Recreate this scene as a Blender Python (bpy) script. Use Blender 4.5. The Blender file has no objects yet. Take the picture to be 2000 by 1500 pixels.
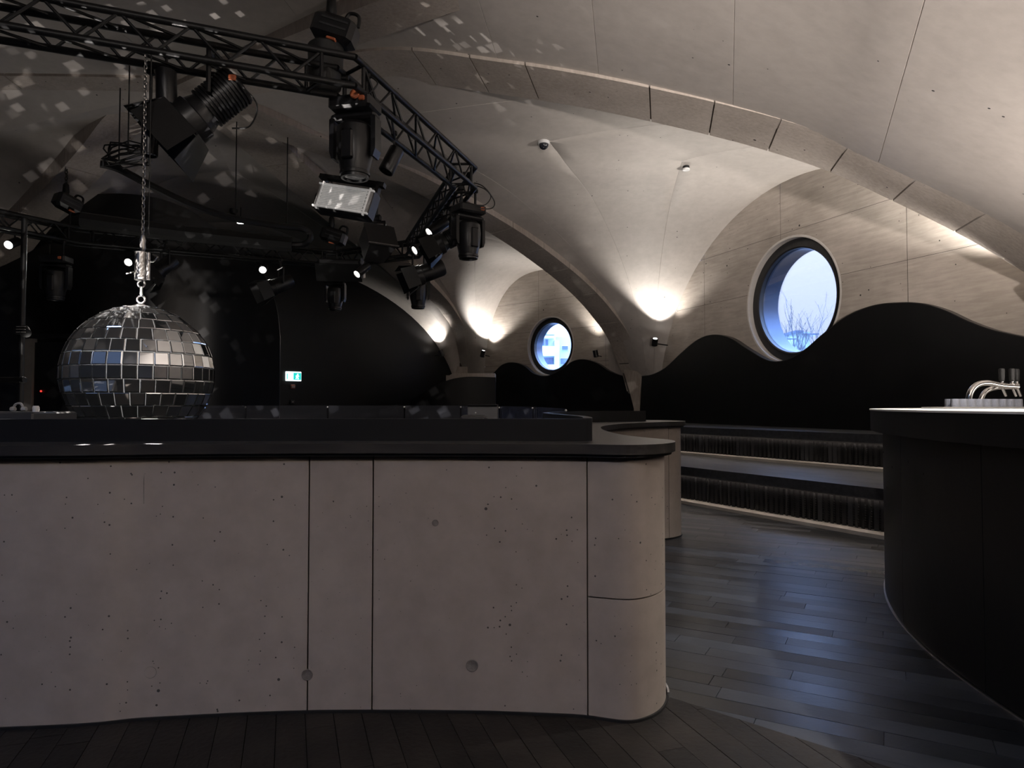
import bpy, bmesh, math, random
from mathutils import Vector, Matrix, Quaternion
from mathutils.geometry import delaunay_2d_cdt
random.seed(7)
R = math.radians
SC = bpy.context.scene
COL = SC.collection
V = Vector

# ------------------------------------------------------------------ camera
F = 1333.0
H = 1.2
PITCH = math.atan(41 / F)
cam_d = bpy.data.cameras.new('camera')
cam_d.sensor_width = 36.0
cam_d.lens = F / 2000 * 36.0
cam_d.clip_start = 0.05
cam_d.clip_end = 400
cam = bpy.data.objects.new('camera', cam_d)
cam.location = (0, 0, H)
cam.rotation_euler = (math.pi / 2 + PITCH, 0, 0)
COL.objects.link(cam)
SC.camera = cam

# ------------------------------------------------------------------ view, world
SC.view_settings.view_transform = 'Standard'
SC.view_settings.look = 'None'
SC.view_settings.gamma = 1.0
SC.view_settings.use_curve_mapping = False
SC.view_settings.exposure = 0.0
try:
    SC.cycles.use_denoising = True
    SC.cycles.max_bounces = 8
    SC.cycles.diffuse_bounces = 5
    SC.cycles.glossy_bounces = 4
    SC.cycles.transparent_max_bounces = 16
    SC.cycles.sample_clamp_indirect = 4.0
    SC.cycles.caustics_reflective = False
    SC.cycles.caustics_refractive = False
except Exception:
    pass
w = bpy.data.worlds.new('overcast_dusk')
SC.world = w
w.use_nodes = True
nt = w.node_tree
nt.nodes.clear()
wo = nt.nodes.new('ShaderNodeOutputWorld')
bg = nt.nodes.new('ShaderNodeBackground')
tc = nt.nodes.new('ShaderNodeTexCoord')
sx = nt.nodes.new('ShaderNodeSeparateXYZ')
rp = nt.nodes.new('ShaderNodeValToRGB')
rp.color_ramp.elements[0].position = 0.0
rp.color_ramp.elements[0].color = (.55, .68, 1.02, 1)
rp.color_ramp.elements[1].position = 1.0
rp.color_ramp.elements[1].color = (1.6, 2.2, 3.6, 1)
rp.color_ramp.elements[1].color = (3.6, 5.8, 11.0, 1)
_e = rp.color_ramp.elements.new(.55)
_e.color = (2.6, 4.0, 7.6, 1)
_e = rp.color_ramp.elements.new(.2)
_e.color = (.92, 1.0, 1.35, 1)
nt.links.new(tc.outputs['Generated'], sx.inputs[0])
nt.links.new(sx.outputs['Z'], rp.inputs[0])
nt.links.new(rp.outputs[0], bg.inputs[0])
bg.inputs[1].default_value = 2.0
nt.links.new(bg.outputs[0], wo.inputs[0])

LW = {            # lamp powers in one place
    'pier': 190.0, 'pier_right': 1300.0, 'pier_small': 170.0, 'pier_far': 90.0, 'truss': 30.0, 'disco': 420.0, 'bar': 430.0,
    'rear': 210.0, 'rear_fill': 3900.0, 'bay_fill': 20.0, 'left_fill': 85.0, 'rib_fill': 140.0, 'pin': 300.0,
}
WARM = (1.0, .94, .87)
WARM2 = (1.0, .90, .83)

def add_light(name, kind, loc, power, color=WARM, aim=None, parent=None, **kw):
    l = bpy.data.lights.new(name, kind)
    l.energy = power
    l.color = color
    for k, v in kw.items():
        setattr(l, k, v)
    o = bpy.data.objects.new(name, l)
    COL.objects.link(o)
    o.location = loc
    if aim is not None:
        o.rotation_mode = 'QUATERNION'
        o.rotation_quaternion = V(aim).normalized().to_track_quat('-Z', 'Y')
    if parent is not None:
        o.parent = parent
        o.matrix_parent_inverse = parent_inv(parent)
    return o

def parent_inv(p):
    m = Matrix.Translation(p.location)
    return m.inverted()

# ceiling lamps behind the camera and over the bar, a pinspot, and added unseen fills
add_light('rear_ceiling_lamp', 'SPOT', (-1.0, -1.6, 3.9), LW['rear'], WARM2, aim=(-.03, 1.0, -.72),
          spot_size=R(100), spot_blend=.7, shadow_soft_size=.05)
add_light('rear_up_fill', 'SPOT', (1.3, -1.6, 1.4), LW['rear_fill'], WARM2, aim=(.31, .78, .56),
          spot_size=R(76), spot_blend=.8, shadow_soft_size=.15)  # added fill behind the camera to brighten the right-hand vault
add_light('bay_vault_fill', 'SPOT', (.2, 8.6, .30), LW['bay_fill'], WARM, aim=(.42, .20, .88),
          spot_size=R(96), spot_blend=.9, shadow_soft_size=.4)  # unseen fill added to light the window-bay vault, no fixture built
add_light('left_vault_fill', 'SPOT', (-4.6, 8.0, .25), LW['left_fill'], WARM, aim=(.05, .1, 1), spot_size=R(140), spot_blend=1.0, shadow_soft_size=.6)  # soft fill put in out of sight to lift the left vault
add_light('bar_rib_fill', 'SPOT', (3.95, 4.7, 1.3), LW['rib_fill'], WARM2, aim=(-.35, .12, 1), spot_size=R(140), spot_blend=1.0, shadow_soft_size=.25)  # added out-of-view fill that brightens the rib soffit near the bar
add_light('mirror_ball_pinspot', 'SPOT', (-.9, .6, 3.1), LW['pin'], (1, .96, .92), aim=(-2.33 + .9, 4.27 - .6, 1.4 - 3.1),
          spot_size=R(15), spot_blend=.4, shadow_soft_size=.03)
add_light('bar_ceiling_lamp', 'SPOT', (3.0, 3.4, 2.95), LW['bar'], WARM, aim=(-.12, .04, -1),
          spot_size=R(100), spot_blend=.6, shadow_soft_size=.03)

# ------------------------------------------------------------------ pixel helpers (used once, to survey the place)
def ray(px, py):
    u = (px - 1000) / F
    v = (750 - py) / F
    c, s = math.cos(PITCH), math.sin(PITCH)
    return V((u, c - v * s, s + v * c))

def at(px, py, Y):
    r = ray(px, py)
    t = Y / r.y
    return V((r.x * t, Y, H + r.z * t))

def onz(px, py, z):
    r = ray(px, py)
    t = (z - H) / r.z
    return V((r.x * t, r.y * t, z))

def onwall(px, py, P, d):
    """(s, z) where the sight line meets the vertical plane through P along d"""
    r = ray(px, py)
    # P + s d = t r (plan)
    det = d[0] * (-r.y) - (-r.x) * d[1]
    bx, by = -P[0], -P[1]
    s = (bx * (-r.y) - (-r.x) * by) / det
    t = (d[0] * by - d[1] * bx) / det
    return s, H + r.z * t

# ------------------------------------------------------------------ materials
def mat(name, color=(.5, .5, .5), rough=.5, metal=0.0, emit=None, estr=0.0, spec=None, coat=0.0):
    m = bpy.data.materials.new(name)
    m.use_nodes = True
    b = m.node_tree.nodes['Principled BSDF']
    b.inputs['Base Color'].default_value = (*color, 1)
    b.inputs['Roughness'].default_value = rough
    b.inputs['Metallic'].default_value = metal
    if spec is not None:
        b.inputs['Specular IOR Level'].default_value = spec
    if coat:
        b.inputs['Coat Weight'].default_value = coat
        b.inputs['Coat Roughness'].default_value = .15
    if emit:
        b.inputs['Emission Color'].default_value = (*emit, 1)
        b.inputs['Emission Strength'].default_value = estr
    return m

def N(m, t, **kw):
    n = m.node_tree.nodes.new(t)
    for k, v in kw.items():
        setattr(n, k, v)
    return n

def L(m, a, b):
    m.node_tree.links.new(a, b)

def noise_col(m, c1, c2, scale, detail=6, stretch=(1, 1, 1), rough_var=None, bump=.0, obj_var=0.0, coord='Object', bscale=None):
    """base colour varied by noise; slight bump"""
    b = m.node_tree.nodes['Principled BSDF']
    t = N(m, 'ShaderNodeTexCoord')
    mp = N(m, 'ShaderNodeMapping')
    mp.inputs['Scale'].default_value = stretch
    L(m, t.outputs[coord], mp.inputs[0])
    n = N(m, 'ShaderNodeTexNoise')
    n.inputs['Scale'].default_value = scale
    n.inputs['Detail'].default_value = detail
    L(m, mp.outputs[0], n.inputs['Vector'])
    r = N(m, 'ShaderNodeValToRGB')
    r.color_ramp.elements[0].position = .3
    r.color_ramp.elements[0].color = (*c1, 1)
    r.color_ramp.elements[1].position = .7
    r.color_ramp.elements[1].color = (*c2, 1)
    L(m, n.outputs['Fac'], r.inputs[0])
    out = r.outputs[0]
    if obj_var:
        oi = N(m, 'ShaderNodeObjectInfo')
        mr = N(m, 'ShaderNodeMapRange')
        mr.inputs['To Min'].default_value = 1 - obj_var
        mr.inputs['To Max'].default_value = 1 + obj_var
        L(m, oi.outputs['Random'], mr.inputs['Value'])
        mx = N(m, 'ShaderNodeMix', data_type='RGBA', blend_type='MULTIPLY')
        mx.inputs['Factor'].default_value = 1
        L(m, out, mx.inputs['A'])
        cb = N(m, 'ShaderNodeCombineColor')
        for i in range(3):
            L(m, mr.outputs[0], cb.inputs[i])
        L(m, cb.outputs[0], mx.inputs['B'])
        out = mx.outputs['Result']
    L(m, out, b.inputs['Base Color'])
    if bump:
        n2 = N(m, 'ShaderNodeTexNoise')
        n2.inputs['Scale'].default_value = bscale or scale * 6
        n2.inputs['Detail'].default_value = 5
        L(m, mp.outputs[0], n2.inputs['Vector'])
        bp = N(m, 'ShaderNodeBump')
        bp.inputs['Strength'].default_value = bump
        bp.inputs['Distance'].default_value = .02
        L(m, n2.outputs['Fac'], bp.inputs['Height'])
        L(m, bp.outputs[0], b.inputs['Normal'])
    return out

def concrete(name, c1, c2, pores=True, pore_scale=26, pore_r=.10, rough=.75, streak=(1, 1, 1), stain=0.35, obj_var=.04, bump=.25):
    m = mat(name, c2, rough, spec=.3)
    b = m.node_tree.nodes['Principled BSDF']
    t = N(m, 'ShaderNodeTexCoord')
    def noise(scale, detail, st=(1, 1, 1)):
        mp = N(m, 'ShaderNodeMapping')
        mp.inputs['Scale'].default_value = st
        L(m, t.outputs['Object'], mp.inputs[0])
        n = N(m, 'ShaderNodeTexNoise')
        n.inputs['Scale'].default_value = scale
        n.inputs['Detail'].default_value = detail
        n.inputs['Roughness'].default_value = .6
        L(m, mp.outputs[0], n.inputs['Vector'])
        return n.outputs['Fac']
    big = noise(1.1, 8)
    fine = noise(9, 6, streak)
    a = N(m, 'ShaderNodeMath', operation='MULTIPLY_ADD')
    a.inputs[1].default_value = .45
    L(m, fine, a.inputs[0])
    a2 = N(m, 'ShaderNodeMath', operation='MULTIPLY')
    a2.inputs[1].default_value = .55
    L(m, big, a2.inputs[0])
    L(m, a2.outputs[0], a.inputs[2])
    r = N(m, 'ShaderNodeValToRGB')
    r.color_ramp.elements[0].position = .36
    r.color_ramp.elements[0].color = (*c1, 1)
    r.color_ramp.elements[1].position = .62
    r.color_ramp.elements[1].color = (*c2, 1)
    L(m, a.outputs[0], r.inputs[0])
    out = r.outputs[0]
    oi = N(m, 'ShaderNodeObjectInfo')
    mr = N(m, 'ShaderNodeMapRange')
    mr.inputs['To Min'].default_value = 1 - obj_var
    mr.inputs['To Max'].default_value = 1 + obj_var
    L(m, oi.outputs['Random'], mr.inputs['Value'])
    mx = N(m, 'ShaderNodeVectorMath', operation='SCALE')
    L(m, out, mx.inputs[0])
    L(m, mr.outputs[0], mx.inputs['Scale'])
    out = mx.outputs[0]
    height = fine
    if pores:
        masks = []
        for sc_, rr, keep in ((pore_scale, pore_r, .80), (pore_scale * 2.3, pore_r * 1.4, .62)):
            vo = N(m, 'ShaderNodeTexVoronoi')
            vo.inputs['Scale'].default_value = sc_
            L(m, t.outputs['Object'], vo.inputs['Vector'])
            sp = N(m, 'ShaderNodeSeparateColor')
            L(m, vo.outputs['Color'], sp.inputs[0])
            gt = N(m, 'ShaderNodeMath', operation='GREATER_THAN')
            gt.inputs[1].default_value = keep
            L(m, sp.outputs[0], gt.inputs[0])
            # radius varies with another channel
            rad = N(m, 'ShaderNodeMath', operation='MULTIPLY')
            rad.inputs[1].default_value = rr * 1.8
            L(m, sp.outputs[1], rad.inputs[0])
            lt = N(m, 'ShaderNodeMath', operation='LESS_THAN')
            L(m, vo.outputs['Distance'], lt.inputs[0])
            L(m, rad.outputs[0], lt.inputs[1])
            mu = N(m, 'ShaderNodeMath', operation='MULTIPLY')
            L(m, gt.outputs[0], mu.inputs[0])
            L(m, lt.outputs[0], mu.inputs[1])
            masks.append(mu.outputs[0])
        mxx = N(m, 'ShaderNodeMath', operation='MAXIMUM')
        L(m, masks[0], mxx.inputs[0])
        L(m, masks[1], mxx.inputs[1])
        mc = N(m, 'ShaderNodeMix', data_type='RGBA')
        L(m, mxx.outputs[0], mc.inputs['Factor'])
        L(m, out, mc.inputs['A'])
        mc.inputs['B'].default_value = (.035, .032, .03, 1)
        out = mc.outputs['Result']
    L(m, out, b.inputs['Base Color'])
    bp = N(m, 'ShaderNodeBump')
    bp.inputs['Strength'].default_value = bump
    bp.inputs['Distance'].default_value = .01
    L(m, height, bp.inputs['Height'])
    L(m, bp.outputs[0], b.inputs['Normal'])
    return m

M = {}
M['vault'] = concrete('vault_concrete', (.42, .385, .358), (.50, .462, .43), pore_scale=3.2, pore_r=.035, rough=.62, obj_var=.03, bump=.12)
M['rib'] = concrete('rib_concrete', (.34, .295, .255), (.50, .445, .40), pore_scale=5, pore_r=.05, rough=.7, streak=(3, 3, .6))
M['wallc'] = concrete('wall_concrete', (.31, .275, .24), (.47, .42, .375), pore_scale=5, pore_r=.05, rough=.75, streak=(.3, .3, 2.6), obj_var=.06)
M['counterc'] = concrete('counter_concrete', (.185, .158, .139), (.24, .207, .184), pore_scale=20, pore_r=.07, rough=.7, obj_var=.03, bump=.1)
M['groove'] = mat('dark_joint_concrete', (.09, .08, .07), .9)  # dark backing that shows in the joints between panels
M['plug'] = mat('tie_hole_plug', (.22, .20, .185), .85)
noise_col(M['plug'], (.075, .066, .06), (.14, .125, .112), 40, bump=.3)
M['black'] = mat('black_panel', (.007, .007, .0075), .42, spec=.18)
noise_col(M['black'], (.006, .006, .0065), (.008, .008, .0085), 3, bump=.03)
M['screenblack'] = mat('satin_black_screen', (.008, .008, .0085), .32, spec=.5)
noise_col(M['screenblack'], (.007, .007, .0075), (.0095, .0095, .01), 2, bump=.02)
M['blackwall'] = mat('black_wall_lacquer', (.005, .005, .0055), .36, spec=.22)
noise_col(M['blackwall'], (.0042, .0042, .0045), (.006, .006, .0065), 2, bump=.02)
M['metalblack'] = mat('powder_coated_black_metal', (.007, .007, .007), .45, spec=.35)
noise_col(M['metalblack'], (.006, .006, .006), (.008, .008, .009), 30, bump=.03)
M['plasticblack'] = mat('black_fixture_plastic', (.009, .009, .010), .36, spec=.4)
noise_col(M['plasticblack'], (.007, .007, .008), (.011, .011, .012), 20, bump=.02)
M['rubber'] = mat('black_cable_rubber', (.01, .01, .01), .6)
noise_col(M['rubber'], (.008, .008, .008), (.013, .013, .013), 30)
M['worktop'] = mat('black_oiled_worktop', (.02, .019, .018), .3, spec=.5)
noise_col(M['worktop'], (.014, .013, .013), (.028, .026, .024), 4, stretch=(1, 5, 5), bump=.04)
M['steel'] = mat('galvanised_steel', (.38, .37, .36), .35, 1.0)
noise_col(M['steel'], (.28, .27, .26), (.45, .44, .43), 25)
M['chrome'] = mat('polished_chrome', (.75, .74, .72), .08, 1.0)
noise_col(M['chrome'], (.7, .69, .67), (.8, .79, .77), 10)
M['mirror'] = mat('mirror_tile_glass', (.80, .82, .84), .03, .98)
noise_col(M['mirror'], (.74, .76, .78), (.84, .86, .88), 8, obj_var=.1)
M['ballcore'] = mat('mirror_ball_silver_core', (.85, .85, .86), .4, .0)
noise_col(M['ballcore'], (.8, .8, .81), (.9, .9, .9), 30)
M['plank'] = mat('dark_smoked_oak', (.02, .017, .015), .3, spec=.38)
noise_col(M['plank'], (.010, .0125, .017), (.022, .026, .034), 5, stretch=(1, 1, 1), bump=.03, obj_var=.6, bscale=40)
_m = M['plank']
_oi = N(_m, 'ShaderNodeObjectInfo'); _mr = N(_m, 'ShaderNodeMapRange')
_mr.inputs['To Min'].default_value = .27; _mr.inputs['To Max'].default_value = .44
L(_m, _oi.outputs['Random'], _mr.inputs['Value']); L(_m, _mr.outputs[0], _m.node_tree.nodes['Principled BSDF'].inputs['Roughness'])
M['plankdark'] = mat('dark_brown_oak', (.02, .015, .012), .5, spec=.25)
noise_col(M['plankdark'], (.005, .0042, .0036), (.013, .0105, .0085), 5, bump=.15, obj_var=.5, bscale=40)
M['floorbase'] = mat('floor_screed_dark', (.012, .011, .01), .7)
noise_col(M['floorbase'], (.01, .009, .008), (.016, .015, .014), 4)
M['seat'] = mat('dark_bench_wood', (.02, .02, .02), .42, spec=.35)
noise_col(M['seat'], (.028, .030, .034), (.055, .058, .064), 4, stretch=(1, 6, 6), bump=.01)
M['strap'] = mat('black_rubber_strap', (.012, .012, .012), .45)
noise_col(M['strap'], (.008, .008, .0085), (.016, .016, .017), 25, bump=.1)
M['plinth'] = mat('pale_plinth', (.55, .52, .47), .6)
noise_col(M['plinth'], (.50, .47, .42), (.62, .585, .53), 6, bump=.05)
M['led'] = mat('warm_led_strip', (1, .8, .65), .5, emit=(1, .84, .74), estr=15.0)
M['lensw'] = mat('lit_lamp_lens', (1, 1, 1), .3, emit=(1, .95, .88), estr=22.0)
M['lensoff'] = mat('unlit_glass_lens', (.02, .022, .028), .06, spec=.8)
noise_col(M['lensoff'], (.015, .016, .02), (.03, .032, .04), 5)
M['grid'] = mat('white_honeycomb_front', (.72, .71, .70), .5, emit=(1, .98, .95), estr=.16)
noise_col(M['grid'], (.62, .61, .6), (.78, .77, .76), 30)
M['gridback'] = mat('grey_grille_backing', (.30, .295, .29), .6)
noise_col(M['gridback'], (.26, .255, .25), (.34, .335, .33), 30)
M['orange'] = mat('orange_connector', (.4, .1, .04), .5)
noise_col(M['orange'], (.34, .08, .03), (.46, .13, .05), 30)
M['green'] = mat('exit_sign_green', (0, .5, .4), .4, emit=(.02, .62, .55), estr=1.1)
M['white_sign'] = mat('exit_sign_white', (1, 1, 1), .4, emit=(.85, 1, 1), estr=1.6)
M['red'] = mat('red_call_point', (.4, .12, .08), .5)
noise_col(M['red'], (.35, .1, .07), (.46, .15, .1), 30)
M['redled'] = mat('red_indicator', (1, .05, .03), .5, emit=(1, .04, .03), estr=2.0)
M['lining'] = mat('blue_grey_window_lining', (.2, .24, .32), .3, .35)
noise_col(M['lining'], (.085, .11, .165), (.115, .14, .20), 3)
M['reveal'] = concrete('pale_reveal_concrete', (.5, .47, .44), (.62, .59, .56), pores=False)
M['frame'] = mat('black_window_frame', (.014, .014, .015), .4)
noise_col(M['frame'], (.011, .011, .012), (.018, .018, .019), 12)
M['alu'] = mat('brushed_aluminium_trim', (.7, .7, .72), .3, 1.0)
noise_col(M['alu'], (.6, .6, .62), (.75, .75, .77), 40)
M['bartop'] = mat('white_bar_top', (.78, .77, .75), .35)
noise_col(M['bartop'], (.72, .71, .69), (.82, .81, .79), 6)
M['camw'] = mat('white_camera_plastic', (.6, .6, .6), .4)
noise_col(M['camw'], (.55, .55, .55), (.65, .65, .65), 20)
M['jamb'] = mat('grey_door_jamb', (.20, .185, .17), .4)
noise_col(M['jamb'], (.18, .165, .15), (.22, .205, .19), 6)
M['darkbox'] = mat('dark_equipment_plastic', (.03, .03, .031), .45)
noise_col(M['darkbox'], (.025, .025, .026), (.036, .036, .037), 12)

def glass_mat(name, tint=(.93, .96, 1.0), refl=.6):
    m = bpy.data.materials.new(name)
    m.use_nodes = True
    n = m.node_tree
    n.nodes.clear()
    o = N(m, 'ShaderNodeOutputMaterial')
    tr = N(m, 'ShaderNodeBsdfTransparent')
    tr.inputs[0].default_value = (*tint, 1)
    gl = N(m, 'ShaderNodeBsdfGlossy')
    gl.inputs['Roughness'].default_value = .02
    fr = N(m, 'ShaderNodeFresnel')
    fr.inputs[0].default_value = 1.45
    mu = N(m, 'ShaderNodeMath', operation='MULTIPLY')
    mu.inputs[1].default_value = refl
    L(m, fr.outputs[0], mu.inputs[0])
    mx = N(m, 'ShaderNodeMixShader')
    L(m, mu.outputs[0], mx.inputs[0])
    L(m, tr.outputs[0], mx.inputs[1])
    L(m, gl.outputs[0], mx.inputs[2])
    L(m, mx.outputs[0], o.inputs[0])
    return m
M['pane'] = glass_mat('window_glass')
M['balglass'] = glass_mat('balustrade_glass', (.84, .86, .92), 1.2)
def milky(m, f, c):
    n = m.node_tree
    o = [x for x in n.nodes if x.type == 'OUTPUT_MATERIAL'][0]
    a = [x for x in n.nodes if x.type == 'MIX_SHADER'][0]
    d = n.nodes.new('ShaderNodeBsdfDiffuse'); d.inputs[0].default_value = (*c, 1)
    b = n.nodes.new('ShaderNodeMixShader'); b.inputs[0].default_value = f
    n.links.new(a.outputs[0], b.inputs[1]); n.links.new(d.outputs[0], b.inputs[2]); n.links.new(b.outputs[0], o.inputs[0])
milky(M['balglass'], .06, (.6, .62, .7))
M['tumbler'] = glass_mat('tumbler_glass', (.93, .94, .97), 2.2)
_n = M['tumbler'].node_tree
_o = [x for x in _n.nodes if x.type == 'OUTPUT_MATERIAL'][0]
_mx0 = [x for x in _n.nodes if x.type == 'MIX_SHADER'][0]
_df = _n.nodes.new('ShaderNodeBsdfDiffuse'); _df.inputs[0].default_value = (.75, .77, .85, 1)
_mx1 = _n.nodes.new('ShaderNodeMixShader'); _mx1.inputs[0].default_value = .16
_n.links.new(_mx0.outputs[0], _mx1.inputs[1]); _n.links.new(_df.outputs[0], _mx1.inputs[2]); _n.links.new(_mx1.outputs[0], _o.inputs[0])

# ------------------------------------------------------------------ mesh builder
class MB:
    def __init__(s):
        s.v = []
        s.f = []
    def add(s, vs, fs):
        o = len(s.v)
        s.v += [tuple(x) for x in vs]
        s.f += [tuple(i + o for i in f) for f in fs]
        return s
    def box(s, c, sz, m=None, bevel=0.0):
        x, y, z = sz[0] / 2, sz[1] / 2, sz[2] / 2
        if bevel:
            b = min(bevel, x * .9, y * .9, z * .9)
            pts = []
            for zz, k in ((-z, b), (-z + b, 0), (z - b, 0), (z, b)):
                X, Y = x - k, y - k
                bb = b
                pts.append([(-X + bb, -Y, zz), (X - bb, -Y, zz), (X, -Y + bb, zz), (X, Y - bb, zz),
                            (X - bb, Y, zz), (-X + bb, Y, zz), (-X, Y - bb, zz), (-X, -Y + bb, zz)])
            vs = [p for r in pts for p in r]
            fs = [tuple(range(7, -1, -1)), tuple(range(24, 32))]
            for r in range(3):
                for i in range(8):
                    j = (i + 1) % 8
                    fs.append((r * 8 + i, r * 8 + j, r * 8 + 8 + j, r * 8 + 8 + i))
        else:
            vs = [(-x, -y, -z), (x, -y, -z), (x, y, -z), (-x, y, -z), (-x, -y, z), (x, -y, z), (x, y, z), (-x, y, z)]
            fs = [(3, 2, 1, 0), (4, 5, 6, 7), (0, 1, 5, 4), (1, 2, 6, 5), (2, 3, 7, 6), (3, 0, 4, 7)]
        m = m or Matrix()
        c = V(c)
        s.add([c + (m.to_3x3() @ V(p)) for p in vs], fs)
        return s
    def cyl(s, a, b, r1, r2=None, n=10, caps=True):
        a, b = V(a), V(b)
        r2 = r1 if r2 is None else r2
        d = (b - a).normalized()
        u = d.orthogonal().normalized()
        t = d.cross(u)
        vs = []
        for p, r in ((a, r1), (b, r2)):
            for i in range(n):
                an = 2 * math.pi * i / n
                vs.append(p + u * (r * math.cos(an)) + t * (r * math.sin(an)))
        fs = [(i, (i + 1) % n, n + (i + 1) % n, n + i) for i in range(n)]
        if caps:
            fs += [tuple(range(n - 1, -1, -1)), tuple(range(n, 2 * n))]
        return s.add(vs, fs)
    def lathe(s, prof, a, d, n=20, caps=True):
        """prof: list of (distance along d, radius)"""
        a, d = V(a), V(d).normalized()
        u = d.orthogonal().normalized()
        t = d.cross(u)
        vs = []
        for h, r in prof:
            for i in range(n):
                an = 2 * math.pi * i / n
                vs.append(a + d * h + u * (r * math.cos(an)) + t * (r * math.sin(an)))
        fs = []
        for k in range(len(prof) - 1):
            for i in range(n):
                j = (i + 1) % n
                fs.append((k * n + i, k * n + j, (k + 1) * n + j, (k + 1) * n + i))
        if caps:
            fs += [tuple(range(n - 1, -1, -1)), tuple(range((len(prof) - 1) * n, len(prof) * n))]
        return s.add(vs, fs)
    def tube(s, pts, r, n=8, closed=False):
        pts = [V(p) for p in pts]
        k = len(pts)
        vs, fs = [], []
        u = None
        for i, p in enumerate(pts):
            q0 = pts[i - 1] if (i or closed) else p
            q1 = pts[(i + 1) % k] if (i < k - 1 or closed) else p
            d = (q1 - q0).normalized()
            if u is None:
                u = d.orthogonal().normalized()
            u = (u - d * u.dot(d)).normalized()
            t = d.cross(u)
            for j in range(n):
                an = 2 * math.pi * j / n
                vs.append(p + u * (r * math.cos(an)) + t * (r * math.sin(an)))
        m = k if closed else k - 1
        for i in range(m):
            a, b = i * n, ((i + 1) % k) * n
            for j in range(n):
                jj = (j + 1) % n
                fs.append((a + j, a + jj, b + jj, b + j))
        if not closed:
            fs += [tuple(range(n - 1, -1, -1)), tuple(range((k - 1) * n, k * n))]
        return s.add(vs, fs)
    def prism(s, poly, d):
        """polygon (3-D, planar) extruded by vector d"""
        n = len(poly)
        d = V(d)
        vs = [V(p) for p in poly] + [V(p) + d for p in poly]
        fs = [tuple(range(n - 1, -1, -1)), tuple(range(n, 2 * n))]
        fs += [(i, (i + 1) % n, n + (i + 1) % n, n + i) for i in range(n)]
        return s.add(vs, fs)
    def strip(s, A, B, C, D):
        """closed solid between four parallel polylines"""
        k = len(A)
        vs = []
        for i in range(k):
            vs += [A[i], B[i], C[i], D[i]]
        fs = []
        for i in range(k - 1):
            o, p = i * 4, i * 4 + 4
            for j in range(4):
                jj = (j + 1) % 4
                fs.append((o + j, o + jj, p + jj, p + j))
        fs += [(3, 2, 1, 0), ((k - 1) * 4, (k - 1) * 4 + 1, (k - 1) * 4 + 2, (k - 1) * 4 + 3)]
        return s.add(vs, fs)
    def sphere(s, c, r, n=14, m=9, sz=(1, 1, 1)):
        c = V(c)
        vs = [c + V((0, 0, -r * sz[2]))]
        for i in range(1, m):
            la = -math.pi / 2 + math.pi * i / m
            for j in range(n):
                lo = 2 * math.pi * j / n
                vs.append(c + V((r * math.cos(la) * math.cos(lo) * sz[0], r * math.cos(la) * math.sin(lo) * sz[1], r * math.sin(la) * sz[2])))
        vs.append(c + V((0, 0, r * sz[2])))
        fs = []
        for j in range(n):
            fs.append((0, 1 + (j + 1) % n, 1 + j))
            for i in range(m - 2):
                a, b = 1 + i * n, 1 + (i + 1) * n
                fs.append((a + j, a + (j + 1) % n, b + (j + 1) % n, b + j))
            e = 1 + (m - 2) * n
            fs.append((e + j, e + (j + 1) % n, len(vs) - 1))
        return s.add(vs, fs)
    def mesh(s, name, m, smooth=False):
        me = bpy.data.meshes.new(name)
        me.from_pydata(s.v, [], s.f)
        bm = bmesh.new()
        bm.from_mesh(me)
        bmesh.ops.recalc_face_normals(bm, faces=bm.faces)
        if smooth:
            for f in bm.faces:
                f.smooth = True
            for e in bm.edges:
                if len(e.link_faces) == 2 and e.calc_face_angle(0) > R(38):
                    e.smooth = False
        bm.to_mesh(me)
        bm.free()
        me.materials.append(m)
        return me
    def build(s, name, m, parent=None, smooth=False, local=False):
        o = bpy.data.objects.new(name, s.mesh(name, m, smooth))
        COL.objects.link(o)
        if parent is not None:
            o.parent = parent
            if not local:
                o.matrix_parent_inverse = root_inv(parent)
        return o

def root_inv(p):
    t = V((0, 0, 0))
    q = p
    while q is not None:
        if q.parent is None:
            t = V(q.location)
            break
        q = q.parent
    if p.parent is not None:
        return Matrix()          # part of a part: parent already holds the offset
    return Matrix.Translation(-t)

def link(o, parent=None):
    COL.objects.link(o)
    if parent is not None:
        o.parent = parent
        o.matrix_parent_inverse = root_inv(parent)
    return o

def tag(o, label=None, cat=None, group=None, kind=None):
    if label: o['label'] = label
    if cat: o['category'] = cat
    if group: o['group'] = group
    if kind: o['kind'] = kind
    return o

def thing(name, loc, label, cat, group=None, kind=None):
    o = bpy.data.objects.new(name, None)
    o.empty_display_size = .1
    o.location = loc
    COL.objects.link(o)
    return tag(o, label, cat, group, kind)

def catmull(pts, n=8):
    pts = [V(p) for p in pts]
    out = []
    k = len(pts)
    for i in range(k - 1):
        p0 = pts[max(i - 1, 0)]; p1 = pts[i]; p2 = pts[i + 1]; p3 = pts[min(i + 2, k - 1)]
        for j in range(n):
            t = j / n
            out.append(.5 * ((2 * p1) + (p2 - p0) * t + (2 * p0 - 5 * p1 + 4 * p2 - p3) * t * t + (3 * p1 - p0 - 3 * p2 + p3) * t ** 3))
    out.append(pts[-1])
    return out

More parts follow.
